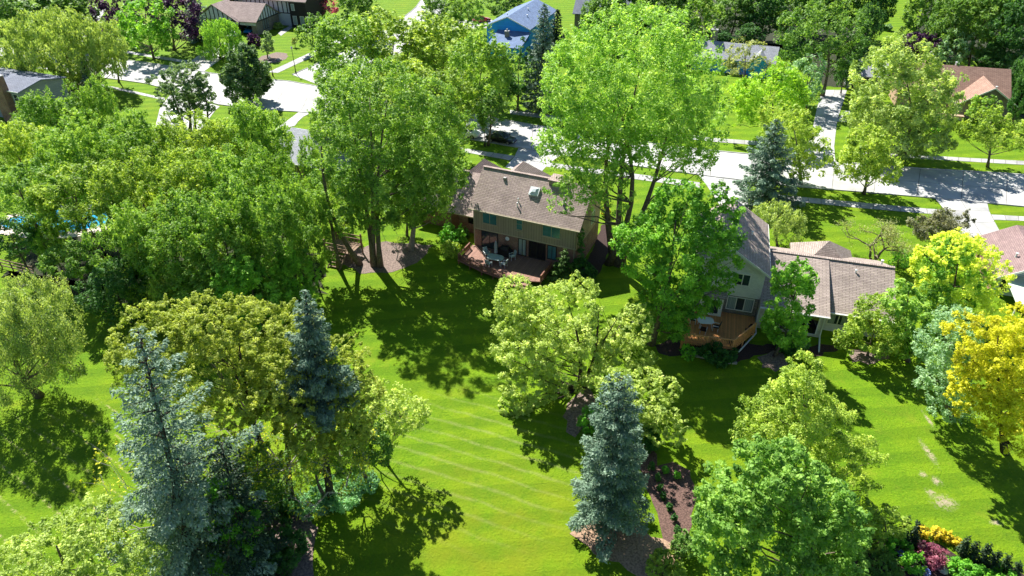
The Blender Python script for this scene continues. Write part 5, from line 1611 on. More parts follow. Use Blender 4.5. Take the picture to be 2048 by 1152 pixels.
def conifer(name, sp, label, base, top, half, group=None, cat='tree', sparse=1.0, profile=0.85, skirt=0.04, lai=3.6, wob=0.25, top_px=True, height=None):
    """spruce: whorls of drooping boughs on a straight stem; half = half width of the lowest boughs in photo pixels"""
    SEED[0] += 1
    rng = np.random.default_rng(SEED[0])
    s = SPEC[sp]
    x, y = g(*base)
    h = height or at(top[0], top[1], y)[2]
    zc = zcam(x, y, h * 0.3)
    Rb = half * zc / FOC
    pxm = zc / (FOC / 2)
    lean = (at(top[0], top[1], y)[0] - x) * 0.6 if top_px and not height else 0.0
    root = empty(name, (x, y, 0)); tag(root, label, cat, group)
    nb = int(max(30, h * 9.5 * sparse))
    zz = h * (skirt + (1 - skirt) * (np.arange(nb) + rng.random(nb)) / nb)
    f = np.clip(1 - zz / h, 0.0, 1)
    Lb = Rb * (f ** profile) * (1 + wob * rng.normal(size=nb) * 0.6) + 0.12
    Lb = np.clip(Lb, 0.12, Rb * 1.25)
    az = np.arange(nb) * 2.39996 + rng.normal(size=nb) * 0.25
    L = min(0.55, max(0.2, 2.7 * pxm)); asp = 0.42
    area = 0.5 * L * L * asp
    tot = lai * sparse * math.pi * Rb * math.sqrt(Rb * Rb + h * h) * 0.62 / area
    w = Lb ** 1.7; w /= w.sum()
    cnt = np.maximum(8, (tot * w)).astype(int)
    bi = np.repeat(np.arange(nb), cnt); n = len(bi)
    t = rng.random(n) ** 0.62
    l_ = Lb[bi]
    sl = -0.28 + 0.75 * (1 - f[bi]) ** 2.2
    wd = (0.30 * (1 - t) ** 0.8 + 0.07) * np.minimum(l_, 2.6) + 0.05
    s_ = rng.uniform(-1, 1, n)
    out = np.stack([np.cos(az[bi]), np.sin(az[bi]), np.zeros(n)], 1)
    lat = np.stack([-np.sin(az[bi]), np.cos(az[bi]), np.zeros(n)], 1)
    zt = l_ * (sl * t + 0.16 * t * t)
    P = out * (t * l_)[:, None] + lat * (s_ * wd)[:, None]
    P[:, 2] = zz[bi] + zt - 0.35 * np.abs(s_) * wd - rng.random(n) ** 2 * 0.34 * np.minimum(1.0, l_ * 0.5)
    P[:, 0] += lean * (P[:, 2] / h)
    P += rng.normal(size=P.shape) * 0.05
    N = unit(np.array([0, 0, 0.75]) + out * 0.25 + lat * (s_ * 0.35)[:, None] + rng.normal(size=P.shape) * 0.45)
    A = out * 0.8 + lat * (np.sign(s_) * 0.7)[:, None] + np.array([0, 0, -0.25]) + rng.normal(size=P.shape) * 0.25
    T = 0.12 + 0.55 * t * rng.uniform(0.6, 1.1, n) + np.repeat(rng.normal(0, 0.1, nb), cnt) + rng.random(n) * 0.2
    ok = P[:, 2] > 0.05
    leaf_object('crown' if cat == 'tree' else 'foliage', P[ok], N[ok], L, asp, T[ok], s['mat'], root, A[ok], rng)
    mb_ = MB()
    mb_.tube([(0, 0, -0.05), (lean * 0.35, 0, h * 0.35), (lean * 0.97, 0, h * 0.97)], [0.06 + 0.014 * h, 0.04 + 0.009 * h, 0.02], 8)
    for i in range(0, nb, 2):
        z0 = zz[i]; o = np.array([math.cos(az[i]), math.sin(az[i]), 0.0]) * Lb[i] * 0.8
        k = -0.28 + 0.75 * (1 - f[i]) ** 2.2
        bx = lean * z0 / h
        mb_.tube([(bx, 0, z0), (bx + o[0] * 0.5, o[1] * 0.5, z0 + Lb[i] * 0.4 * k), (bx + o[0], o[1], z0 + Lb[i] * 0.8 * (k + 0.1))], [0.012 * h * 0.3 + 0.02, 0.025, 0.012], 4, cap=False)
    mb_.build('trunk' if cat == 'tree' else 'stem', M[s['bark']], root, smooth=True, uv=False)
    return root


def branchy(name, label, base, height, spread, mat, leaf_sp=None, leaf_n=0, depth=5, group=None, stems=3, seed=1, leafL=0.16, r0=0.16, gnarl=0.35, upward=0.25):
    """bare or thin-leaved tree grown by repeated forking"""
    rn = random.Random(seed); rng = np.random.default_rng(seed)
    x, y = g(*base)
    root = empty(name, (x, y, 0)); tag(root, label, 'tree', group)
    mb_ = MB(); tips = []

    def grow(p, d, l, r, k):
        pts = [p]; q = p.copy(); dd = d.copy()
        for i in range(3):
            dd = (dd + Vector((rn.gauss(0, gnarl), rn.gauss(0, gnarl), rn.gauss(0, gnarl) * 0.6)) * 0.5 + Vector((0, 0, upward * 0.15))).normalized()
            q = q + dd * l / 3; pts.append(q)
            if k <= 2: tips.append((q.copy(), dd.copy()))
        mb_.tube(pts, [r, r * 0.88, r * 0.76, r * 0.62], 5 if k > 2 else 4, cap=False)
        if k <= 0: return
        for i in range(2 if rn.random() < 0.55 else 3):
            a = rn.uniform(0, 6.28); s = rn.uniform(0.35, 0.85)
            side = dd.cross(Vector((math.cos(a), math.sin(a), 0.3))).normalized()
            nd = (dd * math.cos(s) + side * math.sin(s) + Vector((side.x * spread, side.y * spread, 0))).normalized()
            grow(q, nd, l * rn.uniform(0.62, 0.86), r * 0.58, k - 1)

    for i in range(stems):
        a = 6.28 * i / stems + rn.uniform(-0.4, 0.4)
        grow(Vector((math.cos(a) * 0.15, math.sin(a) * 0.15, -0.05)), Vector((math.cos(a) * 0.5, math.sin(a) * 0.5, 1)).normalized(), height * 0.3, r0, depth)
    for i, q in enumerate(mb_.v):
        if q[2] < -0.05: mb_.v[i] = (q[0], q[1], -0.05)
    mb_.build('trunk', M[mat], root, smooth=True, uv=False)
    if leaf_n:
        s = SPEC[leaf_sp]
        ii = rng.integers(0, len(tips), leaf_n)
        P = np.array([tips[i][0] for i in ii]) + rng.normal(size=(leaf_n, 3)) * 0.22
        P[:, 2] = np.maximum(P[:, 2], 0.1)
        N = unit(np.array([0, 0, 0.6]) + rng.normal(size=P.shape) * 0.6)
        leaf_object('crown', P, N, leafL, s['asp'], rng.random(leaf_n), s['mat'], root, None, rng)
    return root


# ------------------------------------------------------------------ near trees
GL = 'maples of the dense stand on the left'
tree('cottonwood_tree', 'cottonwood', 'tall cottonwood with several trunks and bright green crown beside the brick wall', base=(1222, 530), r0=0.40, limbs=46,
     lobes=[(1265, 165, 150, 115), (1180, 175, 95, 105), (1350, 185, 95, 105, -1), (1250, 100, 120, 75), (1390, 250, 55, 75, 1), (1120, 235, 45, 70, -1), (1145, 385, 50, 48, -5),
            (1095, 292, 28, 22, -1), (1185, 345, 45, 60, -2), (1340, 300, 60, 60, 0), (1250, 270, 110, 60, 2), (1170, 270, 70, 60, 1), (1225, 390, 36, 50, -2.5), (1290, 230, 120, 90, 3), (1130, 300, 48, 45, -1), (1400, 310, 40, 45, 0), (1190, 300, 60, 50, -1.5), (1320, 260, 75, 60, -1.5), (1250, 250, 80, 55, -2)],
     stems=[((-0.25, 0.2), (-1.4, 0.5, 19.5)), ((0.75, 0), (1.0, 0.4, 21)), ((0.85, -0.1), (4.6, 0.5, 17.5)), ((0.4, 0.4), (-0.2, 2.6, 20))], lai=0.8)
tree('maple_tree', 'maple_deep', 'deep green maple with a single trunk between the two decks', base=(1302, 688), r0=0.32, limbs=26,
     lobes=[(1365, 500, 95, 95), (1300, 480, 70, 60), (1420, 520, 65, 75), (1355, 420, 62, 55), (1345, 590, 70, 60), (1390, 600, 50, 42, -0.5), (1440, 440, 40, 35), (1345, 655, 32, 30, -0.5), (1440, 385, 16, 24)],
     stems=[((0, 0), (0.6, 0.2, 13))])
tree('feathery_tree', 'feather', 'feathery pale yellow green tree with two dark stems on the middle lawn', base=(1165, 775), r0=0.20, limbs=34,
     lobes=[(1110, 640, 80, 65), (1050, 690, 70, 70, -1), (1030, 585, 42, 42, 1.5), (1150, 710, 85, 70), (1060, 770, 60, 60, -2), (1160, 580, 45, 26, 2), (1262, 660, 42, 48, 1), (1240, 715, 60, 50, 0.5), (1020, 640, 40, 50, 0.5), (1035, 815, 38, 35, -2.5)],
     stems=[((-0.3, 0), (-1.6, 0.4, 8.5)), ((0.3, 0.1), (0.8, 0.3, 8.5)), ((0, 0), (2.5, 0.6, 7))], bark='bark_dark', lai=1.15)
tree('feathery_tree', 'feather', 'feathery yellow green tree behind the blue spruce tip', base=(1255, 870), r0=0.14, limbs=18,
     lobes=[(1290, 785, 65, 38), (1325, 850, 50, 32, -1), (1260, 830, 45, 45), (1225, 770, 40, 35)], bark='bark_dark', lai=0.9)
conifer('spruce_tree', 'spruce', 'blue spruce standing on tan wood chips in the front', (1213, 1050), (1240, 758), 84, profile=0.5, skirt=0.08, lai=3.8)
tree('maple_tree', 'maple_fresh', 'full fresh green maple at the bottom right', base=(1560, 1190), r0=0.3, limbs=16,
     lobes=[(1560, 985, 110, 95), (1470, 1000, 85, 75), (1640, 1030, 90, 85), (1550, 1080, 130, 80), (1450, 1080, 70, 70), (1550, 930, 75, 50), (1660, 1110, 70, 60)], lai=1.15)
tree('maple_tree', 'maple_yellow', 'yellow green maple standing behind the fresh green maple', base=(1620, 1000), r0=0.26, limbs=18,
     lobes=[(1600, 810, 85, 75), (1545, 850, 75, 60), (1660, 860, 75, 70), (1610, 750, 50, 40), (1690, 930, 65, 60), (1600, 900, 85, 55), (1500, 870, 40, 40)])
tree('upright_maple_tree', 'maple_deep', 'slender upright maple in front of the sunroom doors', base=(1548, 712), r0=0.13, limbs=18,
     lobes=[(1582, 600, 42, 62), (1570, 660, 45, 40), (1600, 555, 28, 40), (1565, 560, 24, 38), (1545, 640, 22, 40)])
tree('small_olive_tree', 'maple_yellow', 'small olive green tree before the right end of the white house', base=(1735, 712), r0=0.12, limbs=18,
     lobes=[(1745, 670, 62, 40), (1745, 630, 45, 40), (1790, 690, 38, 30), (1705, 675, 32, 32)])
tree('willow_tree', 'willow', 'grey green willow with drooping twigs at the left edge', base=(80, 792), r0=0.3, limbs=24,
     lobes=[(50, 640, 95, 75), (20, 720, 90, 80), (100, 680, 60, 65), (40, 590, 70, 45), (125, 735, 35, 45), (-40, 660, 60, 70)], lai=0.85)
tree('fine_leaved_tree', 'feather', 'pale fine leaved tree top in the bottom left corner', base=(150, 1290), r0=0.25, limbs=14,
     lobes=[(120, 1105, 110, 60), (220, 1110, 80, 55), (50, 1140, 90, 60), (290, 1130, 45, 40), (180, 1065, 50, 35)], lai=0.7)
# ------------------------------------------------------------------ the big locust group at the lower left
tree('honey_locust_tree', 'locust', 'wide olive yellow honey locust with dark trunk at the lower left', base=(578, 1000), r0=0.28, limbs=40,
     lobes=[(430, 650, 100, 50, 2), (325, 665, 90, 55, 2), (535, 655, 95, 50, 2), (265, 740, 52, 58, 1), (300, 800, 40, 45, 1), (430, 745, 95, 60, 0.5), (560, 735, 85, 60, 0.5), (650, 790, 70, 55, 0), (480, 810, 80, 45, -0.5), (710, 830, 45, 42, 0), (600, 850, 70, 45, -0.5), (380, 800, 50, 45, 1), (640, 715, 75, 50, 1.5), (700, 770, 60, 50, 1), (560, 800, 80, 55, -0.5), (690, 870, 55, 45, 0)],
     stems=[((0, 0), (-0.8, 0.8, 13.5)), ((0.1, 0), (2.0, 0.5, 11))], bark='bark_dark', lai=1.05)
tree('feathery_tree', 'feather', 'pale yellow green feathery tree at the right side of the locust', base=(775, 930), r0=0.1, limbs=12,
     lobes=[(812, 830, 38, 40), (770, 800, 40, 34), (842, 825, 20, 28), (775, 860, 36, 34)])
conifer('spruce_tree', 'spruce', 'large blue spruce rising in front of the olive locust', (400, 1175), (345, 658), 150, profile=0.72, sparse=0.85, lai=2.7, wob=0.45)
conifer('spruce_tree', 'spruce', 'thin blue spruce with bare lower stem behind the locust crown', (662, 1005), (638, 582), 108, profile=0.8, sparse=0.7, lai=2.2, wob=0.5, skirt=0.5)
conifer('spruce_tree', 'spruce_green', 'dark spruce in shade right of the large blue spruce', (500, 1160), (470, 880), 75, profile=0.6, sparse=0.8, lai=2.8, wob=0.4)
branchy('dying_tree', 'dying tree of bare grey twigs beside the thin blue spruce', (712, 905), 8.5, 0.35, 'deadwood', None, 0, 5, stems=3, seed=31, r0=0.09)
branchy('dying_tree', 'bare grey branches with a few yellow leaves in the locust group', (560, 1000), 10.5, 0.5, 'deadwood', 'gold', 2200, 5, stems=3, seed=38, r0=0.12, leafL=0.17)
branchy('dying_tree', 'bare twiggy branches in front of the large blue spruce', (470, 1080), 11.5, 0.3, 'deadwood', 'gold', 900, 4, stems=2, seed=37, r0=0.09, leafL=0.17)
tree('vine_covered_stump', 'bush_green', 'leafy vine covered stem below the locust', base=(440, 1165), lobes=[(435, 985, 26, 35), (445, 1050, 30, 45), (450, 1110, 35, 40)], r0=0.2, limbs=6, cat='vine')
tree('vine_covered_stump', 'bush_green', 'second vine covered stem close to the dark trunk', base=(500, 1165), lobes=[(490, 1040, 24, 40), (490, 1100, 28, 40)], r0=0.2, limbs=6, cat='vine')
tree('yellow_green_bush', 'maple_yellow', 'yellow green bush in front of the large blue spruce', base=(375, 1140), lobes=[(368, 1035, 42, 38), (385, 1075, 36, 34), (350, 1060, 28, 28)], cat='shrub', limbs=8)
tree('side_branch_shrub', 'wood', 'dark green shrub at the right end of the locust group', base=(740, 975), lobes=[(735, 880, 42, 50), (760, 900, 28, 36), (700, 850, 40, 40)], cat='shrub', limbs=8)
tree('understory_tree', 'wood', 'dark green understory tree below the locust crown left of its trunk', base=(520, 1040), lobes=[(520, 930, 55, 50), (480, 960, 45, 45), (545, 970, 30, 40)], limbs=12)
tree('understory_tree', 'maple', 'leafy green understory tree below the locust crown right of its trunk', base=(655, 1000), lobes=[(640, 900, 55, 48), (690, 910, 50, 45), (620, 940, 30, 30)], limbs=14)
tree('understory_tree', 'maple_yellow', 'small yellow green tree at the left foot of the large blue spruce', base=(335, 960), lobes=[(300, 880, 40, 36), (340, 900, 36, 36)], limbs=10)
branchy('dying_tree', 'bare grey twigs on the right side of the locust group', (690, 985), 8.5, 0.5, 'deadwood', 'gold', 1500, 5, stems=3, seed=44, r0=0.09, leafL=0.18)
shrub('spreading_juniper', 'juniper', 'low pale green juniper mat nearest the dark locust trunk', (620, 1005, 40, 22), 'low junipers under the locust', 0.7)
shrub('spreading_juniper', 'juniper', 'low pale green juniper mat in the middle of the shaded row', (670, 990, 45, 24), 'low junipers under the locust', 0.7)
shrub('spreading_juniper', 'juniper', 'low pale green juniper mat at the lawn end of the row', (722, 972, 35, 24), 'low junipers under the locust', 0.7)
shrub('dark_bush', 'bush_dark', 'dark bush at the foot of the locust trunk', (545, 1015, 45, 30))
shrub('dark_bush', 'bush_dark', 'dark bush in deep shade at the bottom edge left of the trunk shadow', (560, 1100, 50, 40))

# ------------------------------------------------------------------ tall trees left of the middle house
tree('maple_tree', 'maple', 'tall three stemmed maple on the leaf strewn bed', base=(748, 532), r0=0.3, limbs=44,
     lobes=[(750, 200, 88, 75), (835, 215, 75, 70, 1), (690, 235, 55, 65, -0.5), (760, 290, 90, 60), (845, 300, 70, 60, 1), (895, 265, 50, 50, 1), (700, 330, 55, 60, -1), (770, 365, 70, 50, -1), (690, 400, 45, 45, -1.5), (640, 425, 26, 36, -1.5), (820, 375, 50, 45), (745, 425, 55, 34, -1), (700, 450, 34, 26, -1.5), (800, 430, 40, 32, 0), (870, 370, 40, 45, 1)],
     stems=[((-1.6, 0.3), (-3.4, 0.8, 16)), ((0, 0), (-0.8, 0.6, 20)), ((0.7, -0.1), (3.2, 0.5, 18)), ((-0.2, 0.6), (1.2, 2.5, 18))], bark='bark', lai=0.9)
tree('maple_tree', 'maple', 'maple with thick grey trunk beside the wing of the middle house', base=(822, 500), r0=0.34, limbs=22,
     lobes=[(840, 380, 65, 55), (875, 330, 60, 55, 1), (810, 420, 45, 40), (870, 410, 38, 35), (905, 365, 30, 35)], bark='bark_pale')
branchy('dead_branch_tree', 'dead pale twigs hanging beside the maple trunks', (790, 520), 6.5, 0.3, 'deadwood', None, 0, 4, stems=1, seed=51, r0=0.07)

rows = [  # u, v, half width, half height, crown height, species, label
    (100, 235, 72, 60, 8.5, 'maple', 'maple right of the brick chimney in the left stand'),
    (192, 222, 52, 55, 8.5, 'maple', 'maple below the dark street spruce in the left stand'),
    (38, 312, 75, 62, 8.5, 'maple_yellow', 'yellow green maple at the left edge below the grey sided house'),
    (150, 310, 80, 62, 9.5, 'maple', 'broad maple two crowns below the chimney in the left stand'),
    (255, 290, 72, 58, 9, 'maple', 'maple below the street grass in the left stand'),
    (340, 290, 62, 52, 7.5, 'maple_yellow', 'yellowish maple below the pine stems in the left stand'),
    (432, 285, 70, 55, 8, 'maple_yellow', 'maple below the sunlit cul de sac in the left stand'),
    (520, 262, 72, 70, 9, 'maple', 'maple below the egg shaped tree at the street corner'),
    (550, 350, 55, 60, 8.5, 'maple', 'maple in front of the hidden grey roof'),
    (640, 325, 42, 50, 8, 'maple', 'thin maple half covering the hidden grey roof'),
    (275, 385, 90, 72, 9.5, 'maple_yellow', 'large sunlit maple right of the pool'),
    (385, 372, 88, 70, 9.5, 'maple_yellow', 'sunlit maple in the middle of the left stand'),
    (478, 372, 80, 70, 9.5, 'maple', 'maple left of the hidden grey roof house'),
    (250, 470, 75, 70, 8.5, 'maple', 'maple below and right of the pool'),
    (345, 470, 90, 75, 9, 'maple', 'full maple above the olive locust crown'),
    (445, 460, 90, 80, 9.5, 'maple', 'maple left of the play platform row'),
    (540, 450, 80, 85, 9.5, 'maple', 'maple behind the bright sapling by the play platform'),
    (608, 425, 52, 72, 8.5, 'maple', 'maple just left of the play platform'),
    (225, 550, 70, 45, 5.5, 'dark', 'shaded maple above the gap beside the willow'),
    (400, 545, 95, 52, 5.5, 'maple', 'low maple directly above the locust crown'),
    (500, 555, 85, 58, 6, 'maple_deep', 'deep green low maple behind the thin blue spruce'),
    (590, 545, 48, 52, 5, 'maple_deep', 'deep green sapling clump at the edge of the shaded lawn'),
    (325, 575, 40, 32, 5, 'maple_yellow', 'bright sapling at the top left of the locust crown'),
]
for u, v, a, b, hc, sp, lab in rows:
    stand_tree('maple_tree', sp, lab, u, v, a, b, hc, GL)

tree('maple_tree', 'maple', 'maple above the pool at the left edge', crown=(40, 388, 85, 62), hc=9.5, group=GL)
tree('maple_tree', 'maple_yellow', 'sunlit maple directly above the pool', crown=(155, 384, 92, 60), hc=9.5, group=GL)
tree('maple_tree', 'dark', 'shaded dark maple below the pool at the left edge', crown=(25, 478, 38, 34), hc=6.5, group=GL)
tree('maple_tree', 'wood', 'shaded maple with visible stem below the pool', crown=(150, 520, 60, 40), hc=5.5, group=GL, limbs=18)
tree('maple_tree', 'maple', 'thin leafy maple bough hanging before the pool water', crown=(168, 445, 34, 24), hc=6, group=GL, lai=0.9)
tree('maple_tree', 'maple', 'thin maple before the left end of the pool water', crown=(45, 445, 28, 24), hc=6, group=GL, lai=0.9)
tree('maple_tree', 'maple', 'thin maple with leaves before the middle of the pool', crown=(105, 452, 22, 22), hc=5.5, group=GL, lai=0.8)
tree('maple_tree', 'maple', 'maple between the hidden grey roof and the play platform', crown=(652, 378, 60, 66), hc=9.5, group=GL)
stand_tree('maple_tree', 'maple', 'leafy maple standing before the middle of the pool', 88, 458, 40, 30, 5.5, GL)
GM = 'maples along the street in the middle'
rows = [
    (690, 110, 74, 70, 9, 'maple', 'maple overhanging the side street sidewalk'),
    (790, 85, 90, 62, 9.5, 'maple_yellow', 'yellow green maple under the far street opening'),
    (890, 90, 92, 60, 9.5, 'maple_yellow', 'yellow green maple below the sunlit pad'),
    (965, 145, 68, 72, 9, 'maple', 'maple left of the dark cedar by the tall street spruce'),
    (702, 205, 85, 70, 9, 'maple', 'maple overhanging the bright street corner'),
    (800, 185, 88, 70, 9.5, 'maple_yellow', 'yellow green maple in the middle of the street row'),
    (885, 215, 72, 60, 8, 'maple_yellow', 'maple whose right boughs hang over the parked cars'),
    (865, 285, 62, 55, 8, 'maple', 'maple directly left of the white car'),
    (800, 330, 60, 50, 9, 'maple', 'maple behind the three stemmed maple'),
    (655, 245, 45, 40, 7, 'maple', 'small maple beside the grass corner of the street'),
]
for u, v, a, b, hc, sp, lab in rows:
    stand_tree('maple_tree', sp, lab, u, v, a, b, hc, GM)
tree('street_tree', 'wood', 'young street tree in front of the black sedan', crown=(980, 225, 30, 52), base=(976, 291))
tree('cedar_tree', 'dark', 'dark green cedar left of the tall street spruce', crown=(1035, 158, 32, 62), base=(1035, 222))
tree('cedar_tree', 'dark', 'shaded dark tree above the blue shaded street', crown=(1000, 176, 33, 50), base=(1005, 224))
conifer('spruce_tree', 'spruce', 'tall blue spruce beside the shade blue gabled house', (1080, 224), (1092, 10), 40, profile=0.6, skirt=0.06)
conifer('spruce_tree', 'spruce_green', 'dark green spruce behind the tall street spruce', (1112, 120), (1115, 20), 22, profile=0.7)

# ------------------------------------------------------------------ upper left
tree('willow_tree', 'willow_olive', 'spreading pale olive willow at the upper left street', base=(146, 180), r0=0.3, limbs=24,
     lobes=[(130, 95, 75, 50), (55, 90, 62, 50), (200, 105, 48, 45), (95, 60, 75, 32), (150, 140, 60, 38), (35, 115, 48, 36), (190, 70, 50, 34), (225, 125, 28, 30)])
tree('young_street_tree', 'willow_olive', 'thin young tree with slim stem on the grass strip', crown=(228, 105, 14, 22), base=(238, 165), limbs=6)
tree('young_street_tree', 'lime', 'small lime green tree on the lawn by the brick chimney', crown=(45, 140, 24, 20), base=(53, 174), limbs=6)
stand_tree('maple_tree', 'wood', 'green maple at the top left corner', 40, 25, 75, 38, 8, None)
stand_tree('maple_tree', 'wood', 'green maple at the top edge left of the purple tree', 135, 12, 62, 30, 8, None)
tree('purple_beech_tree', 'purple', 'dark purple tree left of the round green maple', crown=(232, 30, 50, 52), base=(238, 90))
tree('purple_beech_tree', 'purple', 'very dark purple tree between the round maple and the blue spruce', crown=(348, 32, 48, 62), base=(348, 100))
tree('maple_tree', 'maple_deep', 'round green maple in front of the purple trees', crown=(293, 58, 60, 52), base=(308, 118), limbs=14)
conifer('spruce_tree', 'spruce', 'blue spruce left of the timbered house', (393, 82), (394, -30), 27, profile=0.7)
tree('weeping_tree', 'weeping', 'weeping green tree hiding the timbered garage', base=(440, 118), lobes=[(440, 72, 38, 32), (425, 95, 28, 22), (462, 90, 24, 26), (437, 55, 24, 18)])
tree('egg_shaped_tree', 'dense', 'dense dark egg shaped tree on the street island', base=(492, 206), lobes=[(492, 168, 50, 40), (491, 142, 42, 38), (490, 120, 29, 27), (490, 104, 15, 14)], limbs=8, lai=1.7)
shrub('purple_bush', 'purple', 'dark purple bush by the timbered garage', (508, 82, 12, 13))
tree('small_pine_tree', 'pine', 'small open pine on the oval mulch bed', base=(536, 116), lobes=[(535, 72, 7, 9), (535, 86, 12, 9), (536, 98, 13, 9)], limbs=10)
tree('lawn_tree', 'wood', 'mid green tree on the lawn beside the side street', crown=(632, 65, 36, 32), base=(642, 106))
tree('red_maple_tree', 'pink', 'pink red maple at the top edge', crown=(652, 8, 27, 22), base=(651, 38))
stand_tree('maple_tree', 'wood', 'green tree at the top edge right of the red maple', 715, 12, 48, 28, 7, None)
tree('young_street_tree', 'olive', 'tiny sapling on the timbered house lawn', crown=(589, 82, 6, 8), base=(590, 95), limbs=5)
tree('pine_tree', 'pine', 'grey green pine clump in front of the cul de sac', base=(378, 262), lobes=[(365, 160, 45, 32), (350, 190, 32, 32), (395, 185, 28, 30), (370, 215, 30, 24)], stems=[((-0.8, 0), (-2, 0.5, 10)), ((0.2, 0), (0.5, 0.3, 11)), ((0.8, 0.2), (1.6, 0.2, 9.5))], limbs=20)
tree('pine_tree', 'pine', 'leaning open pine with side boughs against the bright pavement', base=(413, 262), lobes=[(400, 165, 14, 20), (418, 190, 15, 9), (405, 215, 16, 10), (392, 195, 12, 12), (422, 218, 10, 6)], limbs=14, lai=0.8)
conifer('spruce_tree', 'spruce', 'narrow dark blue spruce by the upper left street', (182, 192), (172, 118), 17, profile=0.7)
for k, (u, v, a, b, sp, lab) in enumerate([(564, 37, 11, 9, 'bush_green', 'rounded clipped bush beside the timbered house wall'), (580, 30, 10, 8, 'bush_dark', 'dark clipped bush at the far end of the timbered house wall'),
                                           (552, 44, 7, 6, 'lime', 'small lime bush nearest the timbered gable'), (556, 52, 7, 6, 'silver', 'pale bush at the start of the timbered house path'), (596, 24, 10, 7, 'bush_green', 'low round bush at the top of the path'), (488, 92, 6, 4, 'bush_green', 'small bush at the garage drive edge')]):
    shrub('clipped_bush', sp, lab, (u, v, a, b), 'bushes by the timbered house')
# ------------------------------------------------------------------ top edge, far side
rows = [
    (880, 10, 45, 22, 6, 'wood', 'tree left of the red car at the top edge'), (935, 15, 35, 22, 6, 'maple', 'small tree above the sunlit pad'), (1010, -8, 40, 16, 6, 'wood', 'tree top behind the shade blue gabled house ridge'),
    (1195, 20, 40, 34, 7, 'wood', 'tree right of the dark brick house'), (1250, 12, 60, 42, 9, 'wood', 'tree behind the top of the cottonwood crown'), (1330, 18, 62, 45, 9, 'wood', 'green tree at the top edge right of the cottonwood top'),
    (1405, 35, 48, 45, 5.5, 'maple', 'brighter green tree left of the dark chimney'), (1468, 26, 52, 46, 5.5, 'wood', 'tree behind the dark chimney'), (1530, 28, 48, 50, 6, 'dark', 'dark tree behind the grey roof end'),
    (1588, 15, 55, 45, 7, 'wood', 'tree at the top edge above the dark green maple'), (1690, 5, 45, 40, 8, 'wood', 'tree at the top edge left of the sunny clearing'), (1765, -4, 38, 30, 9, 'dark', 'dark tree over the sunny clearing'),
    (1735, 60, 28, 48, 7, 'dark', 'dark slender tree left of the sunny clearing'), (1850, 12, 42, 38, 9, 'wood', 'tree right of the sunny clearing'), (1905, 55, 52, 65, 7.5, 'wood', 'tall green tree behind the grey green tree'),
    (1968, 58, 58, 75, 8, 'wood', 'tall tree behind the russet roof'), (2030, 75, 50, 80, 8, 'dark', 'dark tall tree right of the russet roof'), (2010, 5, 60, 45, 10, 'dark', 'dark tree in the top right corner'), (1930, -5, 55, 40, 10, 'wood', 'tree at the top edge right of the clearing'),
    (1700, 120, 30, 48, 6, 'dark', 'shaded dark tree above the garage'), (1650, -12, 50, 28, 9, 'dark', 'dark tree behind the tree at the top edge'), (2060, 160, 32, 90, 8, 'dark', 'dark tree at the right edge beside the russet house'),
]
for u, v, a, b, hc, sp, lab in rows:
    stand_tree('woodland_tree', sp, lab, u, v, a, b, hc, 'trees of the wooded lots at the top')
for u, v, a, b, hc, lab in [(1440, 78, 30, 16, 2.5, 'dark undergrowth bush left of the dark chimney'), (1500, 72, 34, 20, 3, 'dark undergrowth bush behind the pale grey roof'), (1370, 78, 30, 22, 3, 'dark undergrowth behind the cottonwood crown'), (1590, 85, 28, 28, 4, 'dark undergrowth at the end of the pale grey roof'),
                           (1700, 140, 26, 22, 3, 'dark undergrowth at the end of the long driveway'), (1880, 90, 26, 26, 4, 'dark undergrowth behind the silvery maple'), (1985, 118, 34, 24, 4, 'dark undergrowth behind the russet ridge'), (2040, 150, 26, 40, 4, 'dark undergrowth beside the russet roof end')]:
    stand_tree('undergrowth_bush', 'dark', lab, u, v, a, b, hc, 'undergrowth of the wooded lots', 'shrub')
# ------------------------------------------------------------------ right side
tree('maple_tree', 'wood', 'dark green maple above the shaded driveway', crown=(1640, 80, 78, 75), base=(1645, 192), limbs=14)
tree('lime_tree', 'lime', 'bright lime green tree right of the cottonwood', base=(1540, 278), lobes=[(1535, 200, 62, 50), (1580, 190, 38, 45), (1490, 210, 40, 45), (1560, 165, 35, 35)])
tree('thin_olive_tree', 'olive', 'thin olive brown tree before the pale grey roof', crown=(1488, 125, 42, 36), base=(1492, 178), limbs=26)
tree('grey_green_tree', 'greygreen', 'grey green tree beside the shaded driveway', crown=(1612, 165, 38, 48), base=(1612, 222))
tree('birch_tree', 'maple_yellow', 'yellow green birch overhanging the driveway mouth', base=(1602, 368), lobes=[(1580, 265, 55, 50), (1610, 305, 48, 48), (1585, 325, 40, 40), (1560, 240, 40, 35)], limbs=22, bark='bark_pale')
conifer('spruce_tree', 'spruce', 'broad blue spruce at the street behind the white house', (1530, 408), (1543, 240), 74, profile=0.75, skirt=0.03, lai=4)
tree('silver_maple_tree', 'silver', 'large pale silvery maple left of the russet roofed house', base=(1808, 312), r0=0.32, limbs=18,
     lobes=[(1800, 185, 90, 75), (1760, 220, 68, 65), (1850, 210, 62, 65), (1810, 130, 62, 48), (1795, 265, 88, 50), (1740, 250, 42, 45), (1860, 255, 45, 40)])
tree('street_tree', 'maple_yellow', 'olive green street tree on the near grass strip', base=(1728, 388), lobes=[(1730, 310, 56, 45), (1715, 335, 45, 35), (1760, 340, 38, 32), (1735, 280, 35, 28)], limbs=16)
tree('yellow_leaved_tree', 'maple_yellow', 'young yellow green tree with slim trunk on the russet house lawn', base=(1975, 334), lobes=[(1975, 255, 50, 40), (2010, 270, 38, 35), (1950, 265, 30, 28)], limbs=18, lai=0.75)
tree('small_green_tree', 'maple', 'small green tree against the russet house gable', crown=(1968, 215, 28, 25), base=(1972, 250))
